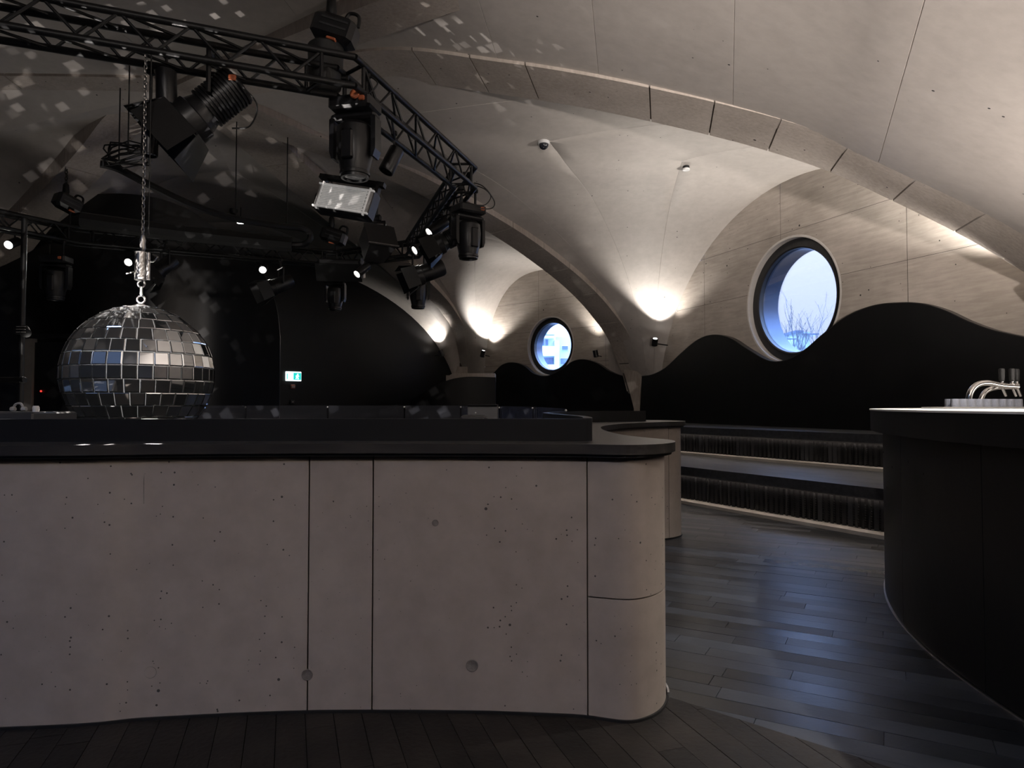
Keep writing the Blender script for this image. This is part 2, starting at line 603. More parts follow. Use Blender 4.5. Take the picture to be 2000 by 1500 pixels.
class Pchip:
    def __init__(s, xs, ys):
        z = sorted(zip(xs, ys))
        s.x = [a for a, b in z]; s.y = [b for a, b in z]
        n = len(s.x)
        h = [s.x[i + 1] - s.x[i] for i in range(n - 1)]
        d = [(s.y[i + 1] - s.y[i]) / h[i] for i in range(n - 1)]
        m = [0] * n
        m[0] = d[0] * .3; m[-1] = d[-1]
        for i in range(1, n - 1):
            if d[i - 1] * d[i] > 0:
                w1 = 2 * h[i] + h[i - 1]; w2 = h[i] + 2 * h[i - 1]
                m[i] = (w1 + w2) / (w1 / d[i - 1] + w2 / d[i])
        s.m = m; s.h = h
    def __call__(s, x):
        x = min(max(x, s.x[0]), s.x[-1])
        i = 0
        while i < len(s.x) - 2 and x > s.x[i + 1]:
            i += 1
        h = s.h[i]; t = (x - s.x[i]) / h
        a = 2 * t ** 3 - 3 * t * t + 1; b = t ** 3 - 2 * t * t + t
        c = -2 * t ** 3 + 3 * t * t; e = t ** 3 - t * t
        return a * s.y[i] + b * h * s.m[i] + c * s.y[i + 1] + e * h * s.m[i + 1]

# ------------------------------------------------------------------ plan of the hall
def nrm2(a):
    l = math.hypot(*a)
    return (a[0] / l, a[1] / l)
K = (-4.0, 8.4)
ZK = 5.12
P0 = (5.98, 6.19)
P1 = (2.73, 14.8)
P2 = (-1.36, 18.5)
P3 = (-9.47, 11.5)
P5 = (-11.8, 7.6)

class Rib:
    def __init__(s, P, pix=None, dz=None, foot=.3, w=.6):
        s.P = P
        s.L = math.hypot(P[0] - K[0], P[1] - K[1])
        s.dir = ((P[0] - K[0]) / s.L, (P[1] - K[1]) / s.L)
        xs, ys = [0.0], [ZK]
        if pix:
            for px, py in pix:
                d, z = onwall(px, py, K, s.dir)
                xs.append(d); ys.append(z)
        if dz:
            for d, z in dz:
                xs.append(d); ys.append(z)
        o = sorted(zip(xs, ys))
        s.Lz = o[-1][0]
        # keep monotone
        zz = [o[0]]
        for d, z in o[1:]:
            zz.append((d, min(z, zz[-1][1] - .005)))
        s.f = Pchip([a for a, b in zz], [b for a, b in zz])
        s.nodes = zz
        s.w = w
    def pt(s, d, up=0.0, side=0.0):
        n = (-s.dir[1], s.dir[0])
        return V((K[0] + s.dir[0] * d + n[0] * side, K[1] + s.dir[1] * d + n[1] * side, s.f(d) + up))

ribA = Rib(P0, pix=[(2000, 488), (1800, 382), (1600, 294), (1300, 213), (1000, 158), (750, 134)], dz=[(9.9, 1.9), (10.24, 1.0)], w=.84)
ribB = Rib(P1, pix=[(1180, 618), (1050, 498), (950, 433), (750, 330), (560, 262)], dz=[(9.05, 1.9), (9.2, 1.1)], w=.58)
ribC = Rib(P2, pix=[(900, 724), (866, 613), (803, 545), (690, 445)], dz=[(10.43, 1.1)], w=.7)
ribD = Rib(P3, pix=[(255, 230), (195, 298), (135, 364), (80, 420)], dz=[(5.3, 2.8), (6.25, 1.0)], w=.5)
ribE = Rib(P5, dz=[(2.2, 5.05), (5, 4.2), (7, 2.6), (7.85, 1.0)], w=.6)
for n_, r_ in (('A', ribA), ('B', ribB), ('C', ribC), ('D', ribD)):
    print('rib', n_, [(round(a, 2), round(b, 2)) for a, b in r_.nodes], 'L', round(r_.L, 2))
RAISE = .028

class Arch:
    """lunette edge on the wall P->Q, centre c, half width a, springing zc, rise b, exponent n"""
    def __init__(s, P, Q, c, a, zc, b, n=2.0):
        s.P = P; s.Q = Q
        s.len = math.hypot(Q[0] - P[0], Q[1] - P[1])
        s.dir = ((Q[0] - P[0]) / s.len, (Q[1] - P[1]) / s.len)
        s.c, s.a, s.zc, s.b, s.n = c, a, zc, b, n
        # outward normal (away from K)
        nn = (s.dir[1], -s.dir[0])
        if (P[0] - K[0]) * nn[0] + (P[1] - K[1]) * nn[1] < 0:
            nn = (-nn[0], -nn[1])
        s.out = nn
    def pt(s, th, half):
        x = s.a * math.cos(th) ** (2 / s.n) if th < math.pi / 2 else 0.0
        z = s.zc + s.b * math.sin(th) ** (2 / s.n)
        ss = s.c + half * x
        return V((s.P[0] + s.dir[0] * ss, s.P[1] + s.dir[1] * ss, z))
    def at(s, ss, z, depth=0.0):
        return V((s.P[0] + s.dir[0] * ss + s.out[0] * depth, s.P[1] + s.dir[1] * ss + s.out[1] * depth, z))
    def sz(s, px, py, depth=0.0):
        p = (s.P[0] + s.out[0] * depth, s.P[1] + s.out[1] * depth)
        return onwall(px, py, p, s.dir)
    def top(s, ss):
        x = abs(ss - s.c) / s.a
        return s.zc + s.b * max(0, 1 - x ** s.n) ** (1 / s.n) if x < 1 else s.zc

# window bay on the right: survey the arch from the picture
aw1 = Arch(P1, P0, 4.62, 3.82, .9, 3.82)
print('arch1 pts', [tuple(round(q, 2) for q in aw1.sz(*p)) for p in ((1300, 690), (1350, 545), (1400, 450), (1500, 370), (1590, 335))])
aw2 = Arch(P1, P2, 2.7, 1.98, 1.3, 3.2, 2.5)
print('arch2 pts', [tuple(round(q, 2) for q in aw2.sz(*p)) for p in ((1049, 524), (992, 568), (968, 610), (950, 664))])
aw3 = Arch(P2, P3, 5.3, 5.2, 1.0, 3.5)
print('arch3 pts', [tuple(round(q, 2) for q in aw3.sz(*p)) for p in ((880, 700), (800, 610), (700, 545), (485, 492))])
aw5 = Arch(P3, P5, 2.3, 2.2, 1.0, 3.3)
SWEEP = V((-.3, -.95, 0)).normalized() * 11.0

# ------------------------------------------------------------------ ceiling
ceiling = thing('ceiling', (0, 0, 0), 'board-marked warm grey concrete vaults with ribs over the whole hall', None, kind='structure')

def panel_grid(name, fn, u0, u1, v0, v1, nu, nv, e, parent, m, off, uend=True):
    """surface patch with its border sunk outward (a V joint)"""
    um, vm = (u0 + u1) / 2, (v0 + v1) / 2
    lu = max(.05, (fn(u1, vm) - fn(um, vm)).length + (fn(um, vm) - fn(u0, vm)).length)
    lv = max(.05, (fn(um, v1) - fn(um, v0)).length)
    e, ev = .0035 / lu, .0035 / lv
    us = [u0, u0 + (u1 - u0) * e] + [u0 + (u1 - u0) * (e + (1 - 2 * e) * i / nu) for i in range(1, nu)] + [u1 - (u1 - u0) * e, u1]
    vs = [v0, v0 + (v1 - v0) * ev] + [v0 + (v1 - v0) * (ev + (1 - 2 * ev) * i / nv) for i in range(1, nv)] + [v1 - (v1 - v0) * ev, v1]
    P = []
    for i, u in enumerate(us):
        for j, v in enumerate(vs):
            p = fn(u, v)
            if i == 0 or (uend and i == len(us) - 1) or j in (0, len(vs) - 1):
                p = p + V((0, 0, off))
            P.append(p)
    mb = MB()
    nj = len(vs)
    mb.add(P, [(i * nj + j, (i + 1) * nj + j, (i + 1) * nj + j + 1, i * nj + j + 1) for i in range(len(us) - 1) for j in range(nj - 1)])
    return mb.build(name, m, parent, smooth=True)

def half_cell(arch, half, rib, vb, tb, name='shell_panel', m=None, raise_=RAISE, off=.006):
    def fn(th, v):
        a = arch.pt(th, half)
        g = rib.pt(min(rib.Lz, rib.L) * math.cos(th) if th < math.pi / 2 else 0, up=raise_ * min(1, th * 2))
        return a.lerp(g, v)
    for i in range(len(vb) - 1):
        for j in range(len(tb) - 1):
            panel_grid(name, fn, tb[j], tb[j + 1], vb[i], vb[i + 1], 26, 8, .01, ceiling, m or M['vault'], off, uend=False)
PI2 = math.pi / 2
half_cell(aw1, -1, ribB, [0, .22, .46, .72, 1], [0, PI2])
half_cell(aw1, +1, ribA, [0, .22, .46, .72, 1], [0, PI2])
half_cell(aw2, -1, ribB, [0, .3, .65, 1], [0, PI2])
half_cell(aw2, +1, ribC, [0, .3, .65, 1], [0, PI2])
half_cell(aw3, -1, ribC, [0, .3, .65, 1], [0, PI2])
half_cell(aw3, +1, ribD, [0, .3, .65, 1], [0, PI2])
half_cell(aw5, -1, ribD, [0, .5, 1], [0, PI2])
half_cell(aw5, +1, ribE, [0, .5, 1], [0, PI2])
# barrel over the bar and the camera: ribs A and E swept towards the camera
_fx = [(-6.0, -.12), (-1.0, -.12), (.95, -.17), (2.24, -.31), (3.5, -.44), (5.0, -.38), (6.0, -.32)]
def fan(x):
    for (a, da), (b, db) in zip(_fx[:-1], _fx[1:]):
        if x <= b:
            t = max(0, (x - a) / (b - a))
            return da + (db - da) * t
    return _fx[-1][1]
def sweptA(d, v):
    p = ribA.pt(d, up=RAISE)
    return p + V((fan(p.x) * 10.45, -10.45, 0)) * v
def sweptE(d, v):
    return ribE.pt(d, up=RAISE) + V((-.12 * 10.45, -10.45, 0)) * v
bA = [0.0, 2.0, 4.0] + [onwall(px, py, K, ribA.dir)[0] for px, py in ((1172, 150), (1430, 195), (1710, 285))] + [9.0, ribA.Lz]
bA = sorted(bA)
for i in range(len(bA) - 1):
    panel_grid('shell_panel', sweptA, bA[i], bA[i + 1], 0, .52, 10, 10, .006, ceiling, M['vault'], .007)
    panel_grid('shell_panel', sweptA, bA[i], bA[i + 1], .52, 1, 6, 6, .006, ceiling, M['vault'], .007)
bE = [0, 1.6, 3.2, 4.8, 6.4, ribE.Lz]
for i in range(len(bE) - 1):
    panel_grid('shell_panel', sweptE, bE[i], bE[i + 1], 0, .4, 6, 8, .008, ceiling, M['vault'], .007)
    panel_grid('shell_panel', sweptE, bE[i], bE[i + 1], .4, 1, 6, 6, .008, ceiling, M['vault'], .007)

def build_rib(rib, cuts, taper=True, thick=.34):
    d0, d1 = 0.0, rib.Lz
    def width(d):
        z = rib.f(d)
        if not taper or z > 2.1:
            return rib.w
        return rib.w * (.22 + .78 * max(0, (z - .9) / 1.2))
    def seg(a, b, n, shrink=0.0, down=0.0):
        A, B, C, D = [], [], [], []
        for i in range(n + 1):
            d = a + (b - a) * i / n
            # sample finer near the foot, where the rib drops almost straight
            hw = width(d) / 2 - shrink
            A.append(rib.pt(d, up=down, side=-hw)); B.append(rib.pt(d, up=down, side=hw))
            C.append(rib.pt(d, up=thick, side=hw)); D.append(rib.pt(d, up=thick, side=-hw))
        return A, B, C, D
    core = MB().strip(*seg(d0, d1, 60, .02, .02)).build('rib', M['groove'], ceiling)
    cs = [d0] + list(cuts) + [d1]
    for i in range(len(cs) - 1):
        g = .007
        MB().strip(*seg(cs[i] + g, cs[i + 1] - g, 14)).build('rib_segment', M['rib'], core, smooth=True)
    return core
cutsA = [onwall(px, py, K, ribA.dir)[0] for px, py in ((1900, 432), (1770, 368), (1640, 310), (1512, 270), (1390, 232), (1270, 205), (1040, 165), (937, 155), (830, 140))]
build_rib(ribA, sorted(cutsA))
cutsB = [onwall(px, py, K, ribB.dir)[0] for px, py in ((1228, 710), (1190, 634), (1143, 575), (1090, 530), (1040, 488), (980, 450), (850, 380), (700, 310))]
coreB = build_rib(ribB, sorted(cutsB))
def pier_foot(rib, core, d, quads):
    n = (-rib.dir[1], rib.dir[0])
    p = rib.pt(d)
    pts = []
    for px, py in quads:
        s_, z_ = onwall(px, py, (p.x, p.y), n)
        pts.append(V((p.x + n[0] * s_, p.y + n[1] * s_, z_)))
    return MB().prism(pts, V((*rib.dir, 0)) * .3).build('pier_foot', M['rib'], core)
pier_foot(ribB, coreB, 9.0, [(1217, 722), (1252, 726), (1253, 738), (1251, 760), (1248, 798), (1246.5, 905), (1240.5, 905), (1238, 798), (1229, 762)])
coreC = build_rib(ribC, [2, 4, 6, 7.5, 9])
pier_foot(ribC, coreC, 10.2, [(886, 716), (913, 716), (913, 900), (893, 900)])
build_rib(ribD, [1.2, 2.4, 3.6, 4.8], thick=.4)
build_rib(ribE, [2, 4, 6])
# the short diagonal rib that meets the hub from the near side
class RibF(Rib):
    def __init__(s):
        s.P = (6.0, .5); s.dir = nrm2((.83, -.56)); s.L = 5.2; s.Lz = 5.2; s.w = .5
        s.f = lambda d: 5.08 - .008 * d * d
rF = RibF()
A_, B_, C_, D_ = [], [], [], []
for i in range(13):
    d = 5.2 * i / 12
    A_.append(rF.pt(d, -.02, -.25)); B_.append(rF.pt(d, -.02, .25)); C_.append(rF.pt(d, .4, .25)); D_.append(rF.pt(d, .4, -.25))
MB().strip(A_, B_, C_, D_).build('rib', M['rib'], ceiling)

# ------------------------------------------------------------------ walls
def inside_poly(p, poly):
    c = False
    n = len(poly)
    for i in range(n):
        x1, y1 = poly[i]; x2, y2 = poly[(i + 1) % n]
        if (y1 > p[1]) != (y2 > p[1]) and p[0] < (x2 - x1) * (p[1] - y1) / (y2 - y1) + x1:
            c = not c
    return c

def wall(name, arch, label, mt, vs, zs, hole=None, s0=None, s1=None, gap=.003, backing=True, kind='structure', piece='wall_panel', z0=0.0, gm=None):
    """arched wall in formwork panels; hole=(s, z, r)"""
    root = thing(name, (0, 0, 0), label, None, kind=kind)
    s0 = arch.c - arch.a - .9 if s0 is None else s0
    s1 = arch.c + arch.a + .9 if s1 is None else s1
    outline = [(s0, z0), (s1, z0), (s1, arch.zc)]
    nA = 60
    for i in range(nA + 1):
        t = math.pi * i / nA
        th = t if t <= PI2 else math.pi - t
        p = arch.pt(th, 1 if t <= PI2 else -1)
        ss = (p.x - arch.P[0]) * arch.dir[0] + (p.y - arch.P[1]) * arch.dir[1]
        outline.append((ss, p.z + .03))
    outline.append((s0, arch.zc))
    holep = []
    if hole:
        holep = [(hole[0] + hole[2] * math.cos(2 * math.pi * i / 72), hole[1] + hole[2] * math.sin(2 * math.pi * i / 72)) for i in range(72)]
    verts, edges = [], []
    def poly(pp):
        o = len(verts)
        verts.extend(V(p) for p in pp)
        edges.extend((o + i, o + (i + 1) % len(pp)) for i in range(len(pp)))
    poly(outline)
    if holep: poly(holep)
    zmax = arch.zc + arch.b + .2
    for s in vs:
        for k in (-gap, gap):
            verts.extend((V((s + k, z0 - .1)), V((s + k, zmax)))); edges.append((len(verts) - 2, len(verts) - 1))
    for z in zs:
        for k in (-gap, gap):
            verts.extend((V((s0 - .1, z + k)), V((s1 + .1, z + k)))); edges.append((len(verts) - 2, len(verts) - 1))
    ov, oe, of, *_ = delaunay_2d_cdt(verts, edges, [], 0, 1e-5)
    cells = {}
    solid = []
    sv = sorted(vs); szs = sorted(zs)
    for f in of:
        c = sum((ov[i] for i in f), V((0, 0))) / len(f)
        if not inside_poly(c, outline) or (holep and inside_poly(c, holep)):
            continue
        solid.append(f)
        if any(abs(c.x - s) < gap for s in vs) or any(abs(c.y - z) < gap for z in zs):
            continue
        key = (sum(c.x > s for s in sv), sum(c.y > z for z in szs))
        cells.setdefault(key, []).append(f)
    def mk(fs, nm, m_, depth):
        used = sorted({i for f in fs for i in f})
        ix = {u: k for k, u in enumerate(used)}
        mb = MB()
        mb.add([arch.at(ov[u].x, ov[u].y, depth) for u in used], [tuple(ix[i] for i in f) for f in fs])
        return mb.build(nm, m_, root)
    if backing:
        mk(solid, 'joint_backing', gm or M['groove'], .02)
    for k in sorted(cells):
        mk(cells[k], piece, mt, 0.0)
    return root

w2s, w2z = aw1.sz(1543, 586)
w2r = .97
w1s, w1z = aw2.sz(1074, 676)
pA = at(1074, 620, aw2.at(w1s, 0).y); pB = at(1074, 733, aw2.at(w1s, 0).y)
w1r = abs(pA.z - pB.z) / 2
print('win2', w2s, w2z, 'win1', w1s, w1z, w1r)
v1 = [aw1.sz(px, 500)[0] for px in (1375, 1525, 1772)]
wall('wall_right', aw1, 'board-marked concrete lunette wall with the big round window', M['wallc'], v1, [1.7, 3.05, 3.9], (w2s, w2z, w2r))
v2 = [aw2.sz(px, 650)[0] for px in (1052, 1183)]
wall('wall_back_right', aw2, 'board-marked concrete lunette wall with the small round window', M['wallc'], v2, [2.2, 3.0, 3.75], (w1s, w1z, w1r))
v3 = [aw3.sz(547, 700)[0], aw3.sz(738, 700)[0]]
wall('wall_back', aw3, 'black lacquered wall filling the far arch behind the dance floor', M['blackwall'], v3 + [8], [2.2, 3.3], piece='wall_panel', gm=M['black'])
wall('wall_left', aw5, 'black wall filling the arch at the far left', M['blackwall'], [2.3], [2.4], gm=M['black'])
# enclosing walls outside the frame
def plain_wall(name, pts, label, m, h0, h1):
    root = thing(name, (0, 0, 0), label, None, kind='structure')
    MB().prism([(pts[0][0], pts[0][1], h0), (pts[1][0], pts[1][1], h0), (pts[1][0], pts[1][1], h1), (pts[0][0], pts[0][1], h1)], (pts[2][0], pts[2][1], 0)).build('wall_body', m, root)
    return root
e0 = (P0[0] + .1, P0[1] + .3); e1 = (P0[0] + SWEEP.x, P0[1] + SWEEP.y)
plain_wall('wall_bar_side', (e0, e1, (.3, 0)), 'dark wall behind the bar, out of the frame', M['black'], 0, 2.4)
e2 = (P5[0], P5[1] + .2); e3 = (P5[0] + SWEEP.x, P5[1] + SWEEP.y)
plain_wall('wall_far_left', (e2, e3, (-.3, 0)), 'dark wall at the left end, out of the frame', M['black'], 0, 2.4)
plain_wall('wall_near', ((e3[0], e3[1] + .15), (e1[0], e1[1] + .15), (0, -.3)), 'dark wall behind the camera', M['black'], 0, 5.6)

# ------------------------------------------------------------------ round windows
def window(name, arch, ss, zz, r, label, ring=.16, inset=.13, depth=.38):
    c = arch.at(ss, zz)
    root = thing(name, c, label, None, kind='structure')
    o = V((arch.out[0], arch.out[1], 0)); d = V((arch.dir[0], arch.dir[1], 0)); up = V((0, 0, 1))
    def ringpts(rad, dep, n=72):
        return [c + o * dep + d * (rad * math.cos(2 * math.pi * i / n)) + up * (rad * math.sin(2 * math.pi * i / n)) for i in range(n)]
    def band(sections, closed=False):
        n = 72
        vs = []
        for rad, dep in sections: vs += ringpts(rad, dep)
        fs = []
        k = len(sections)
        for q in range(k if closed else k - 1):
            a, b = q * n, ((q + 1) % k) * n
            for i in range(n):
                fs.append((a + i, a + (i + 1) % n, b + (i + 1) % n, b + i))
        mb = MB(); mb.add(vs, fs); return mb
    band([(r + .012, -.006), (r - .006, 0), (r - .006, inset), (r + .03, inset), (r + .03, -.0)], True).build('concrete_reveal', M['reveal'], root, smooth=True)
    ri = r - ring
    band([(r - .008, inset - .03), (ri + .02, inset - .045), (ri, inset - .03), (ri, inset + .05), (r - .008, inset + .05)], True).build('window_frame', M['frame'], root, smooth=True)
    MB().lathe([(inset + .015, ri + .004), (inset + .027, ri + .004)], c, o, 72).build('window_pane', M['pane'], root)
    band([(ri - .004, inset + .05), (ri - .004, inset + .11), (ri + .015, inset + .11), (ri + .015, depth + inset), (ri + .06, depth + inset), (ri + .06, inset + .05)], True).build('outer_lining', M['lining'], root, smooth=True)
    return root
window('window_1', aw1, w2s, w2z, w2r, 'large round window with black frame and deep pale lining')
window('window_2', aw2, w1s, w1z, w1r, 'smaller round window with black frame in the farther lunette wall', ring=.13, inset=.12, depth=.3)

# ------------------------------------------------------------------ floor
floor = MB().box((-2, 9, -.06), (34, 34, .08)).build('floor', M['floorbase'])
tag(floor, 'dark smoked oak plank floor', None, kind='structure')
S0 = V((.64, 2.85)); SD = V((.557, -.5)).normalized(); SN = V((SD.y, -SD.x))   # SN points to the lower-left sector
if SN.dot(V((-1, -1))) < 0: SN = -SN
def clip(poly, p, n):
    out = []
    for i in range(len(poly)):
        a, b = poly[i], poly[(i + 1) % len(poly)]
        da, db = (a - p).dot(n), (b - p).dot(n)
        if da >= 0: out.append(a)
        if (da > 0) != (db > 0) and abs(da - db) > 1e-9:
            out.append(a + (b - a) * (da / (da - db)))
    return out
def project(p):
    c, s = math.cos(PITCH), math.sin(PITCH)
    d = V((p[0], p[1], p[2] - H))
    zc = d.y * c + d.z * s
    if zc < .05: return None
    yc = -d.y * s + d.z * c
    return (1000 + F * d.x / zc, 750 - F * yc / zc)
def planks(dirv, wd, ln, region, sgn, m, name, keep):
    dirv = V(dirv).normalized(); nv = V((-dirv.y, dirv.x))
    x0, x1, y0, y1 = region
    o = V(((x0 + x1) / 2, (y0 + y1) / 2))
    rad = math.hypot(x1 - x0, y1 - y0) / 2
    far = MB(); cnt = 0; nf = 0
    for k in range(int(-rad / wd), int(rad / wd) + 1):
        off = random.random() * ln
        a = -rad - off
        while a < rad:
            l_ = ln * random.uniform(.75, 1.25)
            g = .0012
            q = [o + dirv * (a + g) + nv * (k * wd + g), o + dirv * (a + l_ - g) + nv * (k * wd + g), o + dirv * (a + l_ - g) + nv * ((k + 1) * wd - g), o + dirv * (a + g) + nv * ((k + 1) * wd - g)]
            a += l_
            q = clip(q, S0, SN * sgn)
            for pp, nn in ((V((x0, 0)), V((1, 0))), (V((x1, 0)), V((-1, 0))), (V((0, y0)), V((0, 1))), (V((0, y1)), V((0, -1)))):
                if len(q) > 2: q = clip(q, pp, nn)
            if len(q) < 3: continue
            h = random.uniform(-.0006, .0008)
            poly = [(p.x, p.y, -.02) for p in q]
            vis = any((lambda s: s and -80 < s[0] < 2080 and s[1] < 1570)(project((p.x, p.y, 0))) for p in q)
            c = sum(q, V((0, 0))) / len(q)
            if vis and keep(c) and cnt < 230:
                MB().prism(poly, (0, 0, .02 + h)).build('plank', m, floor); cnt += 1
            else:
                far.prism(poly, (0, 0, .02 + h)); nf += 1
    if nf:
        tag(far.build(name, m, floor), kind='stuff')
    print('planks', cnt, nf)
planks((.85, -.47), .115, 1.1, (.3, 4.6, 1.2, 9.0), -1, M['plank'], 'outer_planks', lambda c: c.y < 7.5)
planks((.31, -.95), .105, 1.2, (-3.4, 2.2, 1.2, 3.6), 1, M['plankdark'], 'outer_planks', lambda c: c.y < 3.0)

# ------------------------------------------------------------------ wavy black cladding and tribune
def wave_panel(arch, pix, depth, s_end, label, z0, s_start=None):
    pts = [arch.sz(px, py, -depth) for px, py in pix]
    prof = catmull([V((a, b, 0)) for a, b in pts], 10)
    if s_end is not None:
        prof.append(V((s_end, prof[-1].y, 0)))
    if s_start is not None:
        prof.insert(0, V((s_start, prof[0].y, 0)))
    root = thing('wave_panel', arch.at(prof[0].x, 0, -depth), label, 'wall panel')
    A = [arch.at(p.x, z0, -depth) for p in prof]; B = [arch.at(p.x, p.y, -depth) for p in prof]
    C = [arch.at(p.x, p.y, -depth + .1) for p in prof]; D = [arch.at(p.x, z0, -depth + .1) for p in prof]
    MB().strip(A, B, C, D).build('panel_body', M['black'], root, smooth=True)
    # slim folded edge that follows the wave
    e = [arch.at(p.x, p.y + .004, -depth + .05) for p in prof]
    A = [p + V((arch.out[0], arch.out[1], 0)) * -.052 + V((0, 0, -.012)) for p in e]
    B = [p + V((arch.out[0], arch.out[1], 0)) * -.052 for p in e]
    C = [p + V((arch.out[0], arch.out[1], 0)) * .052 for p in e]
    D = [p + V((arch.out[0], arch.out[1], 0)) * .052 + V((0, 0, -.012)) for p in e]
    MB().strip(A, B, C, D).build('edge_trim', M['worktop'], root, smooth=True)
    return root
wave_panel(aw1, [(1249, 735), (1258, 734), (1275, 731), (1300, 718), (1330, 690), (1362, 664), (1392, 654), (1425, 660), (1460, 682), (1500, 704), (1535, 703), (1570, 684), (1610, 650), (1655, 617), (1705, 597), (1755, 591), (1800, 593), (1845, 606), (1890, 627), (1940, 645), (2000, 658)], .14, 8.6,
           'tall black wave-topped wall cladding in front of the large round window', .3)
wave_panel(aw2, [(1239, 734), (1230, 734), (1212, 733), (1188, 724), (1165, 709), (1140, 702), (1118, 706), (1095, 722), (1068, 734), (1043, 730), (1022, 714), (1000, 708), (980, 713), (962, 730), (945, 738)], .14, 5.2,
           'low black wave-topped wall cladding under the small round window', 0.0)

def lineq(px, py, z): return onz(px, py, z)
def seat_tier(label, l_pix, zf, zb, zt, thick, depth_pts, ext=(2.2, 1.4)):
    pass

# tier lines on plan (left end hidden by the counter, right end by the bar)
a0 = onz(1335, 979, 0.0); a1 = onz(1725, 1047, 0.0)
b0 = onz(1335, 886, .44); b1 = onz(1722, 919, .44)
print('tier', a0, a1, b0, b1)
c0 = aw1.at(aw1.sz(1335, 822, -.14)[0], 0, -.14); c1 = aw1.at(8.4, 0, -.14)
def tier(pa, pb, ext0, ext1):
    d = (pb - pa); d.z = 0; d.normalize()
    return pa - d * ext0, pb + d * ext1, d
def tribune(label, pa, pb, zbase, ztop, back0, back1, ext0, ext1):
    A, B, d = tier(pa, pb, ext0, ext1)
    ln = (B - A).length
    n = V((d.y, -d.x, 0))
    if n.dot(V((-1, -1, 0))) < 0: n = -n       # towards the hall
    root = thing('tribune_bench', (A.x, A.y, zbase), label, 'bench')
    th = .105
    # pale plinth in front of the straps
    g = [A + n * .16, B + n * .16, B - n * .1, A - n * .1]
    MB().prism([(p.x, p.y, zbase) for p in g], (0, 0, .035)).build('plinth', M['plinth'], root)
    # carcass behind the straps
    g = [A - n * .06, B - n * .06, V((back1.x, back1.y, 0)), V((back0.x, back0.y, 0))]
    MB().prism([(p.x, p.y, zbase + .001) for p in g], (0, 0, ztop - th - zbase - .003)).build('carcass', M['metalblack'], root)
    # seat boards
    g = [A + n * .07, B + n * .07, V((back1.x, back1.y, 0)), V((back0.x, back0.y, 0))]
    nb = 5
    for i in range(nb):
        t0, t1 = i / nb, (i + 1) / nb
        q = [g[0].lerp(g[3], t0), g[1].lerp(g[2], t0), g[1].lerp(g[2], t1), g[0].lerp(g[3], t1)]
        if i: q[0] = q[0] - n * .003; q[1] = q[1] - n * .003
        MB().prism([(p.x, p.y, ztop - (th if i == 0 else .04)) for p in q], (0, 0, th if i == 0 else .04)).build('seat_board', M['seat'], root)
    # led strip under the nosing
    q0, q1 = A + n * .016, B + n * .016
    MB().box(((q0.x + q1.x) / 2, (q0.y + q1.y) / 2, ztop - th - .0012), (ln, .012, .002), Matrix.Rotation(math.atan2(d.y, d.x), 4, 'Z')).build('led_strip', M['led'], root)
    # straps: dark bands hung in front of the glow, each slightly twisted
    h = ztop - th - zbase - .06
    step = .066
    k = int(ln / step)
    base = MB()
    base.box((0, 0, -h / 2), (.040, .006, h))
    for q in range(9):                      # cross webbing ridge on one side of each strap
        base.box((.029, .002, -h * (.2 + .085 * q)), (.016, .005, h * .035), Matrix.Rotation(R(25), 4, 'Y'))
    me = base.mesh('strap', M['strap'])
    rot = math.atan2(d.y, d.x)
    for i in range(k):
        p = A + d * (step * (i + .5))
        s_ = project((p.x, p.y, zbase + .2))
        if not s_ or not (1295 < s_[0] < 1760): continue
        o = bpy.data.objects.new('strap', me)
        link(o, root)
        o.location = (p.x, p.y, ztop - th - .022)
        o.rotation_euler = (R(random.uniform(-1.5, 1.5)), 0, rot + R(random.uniform(-28, 28)))
    return root, n, d
t1, n1, d1 = tribune('lower black tribune bench with strap front standing on the plank floor', a0, a1, 0.0, .44, b0 + (b0 - b1).normalized() * 2.0, b1 + (b1 - b0).normalized() * 1.0, 1.2, .12)
t2, n2, d2 = tribune('upper black tribune bench with strap front under the wave-topped cladding', b0, b1, .44, .86, c0 + (c0 - c1).normalized() * .8, V((c1.x, c1.y, 0)), 1.2, 1.0)

# ------------------------------------------------------------------ serpentine counter
ZC = 1.05
front = [(-6.0, 2.35), (-4.2, 2.42)] + [tuple(onz(px, py, 0)[:2]) for px, py in ((0, 1425), (300, 1405), (600, 1392), (900, 1392), (1060, 1397), (1140, 1401))]
nose = [(.43, 2.618), (.52, 2.652), (.59, 2.73), (.632, 2.84), (.636, 2.96), (.58, 3.13), (.52, 3.4), (.50, 3.8), (.52, 4.3), (.60, 4.85), (.80, 5.42), (1.08, 5.85), (1.33, 6.10), (1.47, 6.2), (1.555, 6.32), (1.58, 6.5), (1.5, 6.72), (1.3, 6.85)]
base_curve = catmull([V((x, y, 0)) for x, y in front + nose], 10)
def offset_curve(c, dist):
    out = []
    for i, p in enumerate(c):
        a = c[max(i - 1, 0)]; b = c[min(i + 1, len(c) - 1)]
        t = (b - a).normalized()
        out.append(p + V((t.y, -t.x, 0)) * dist)      # right of travel = hall side
    return out
counter = thing('serpentine_counter', (0, 2.8, 0), 'serpentine concrete counter with black worktop across the foreground', 'counter')
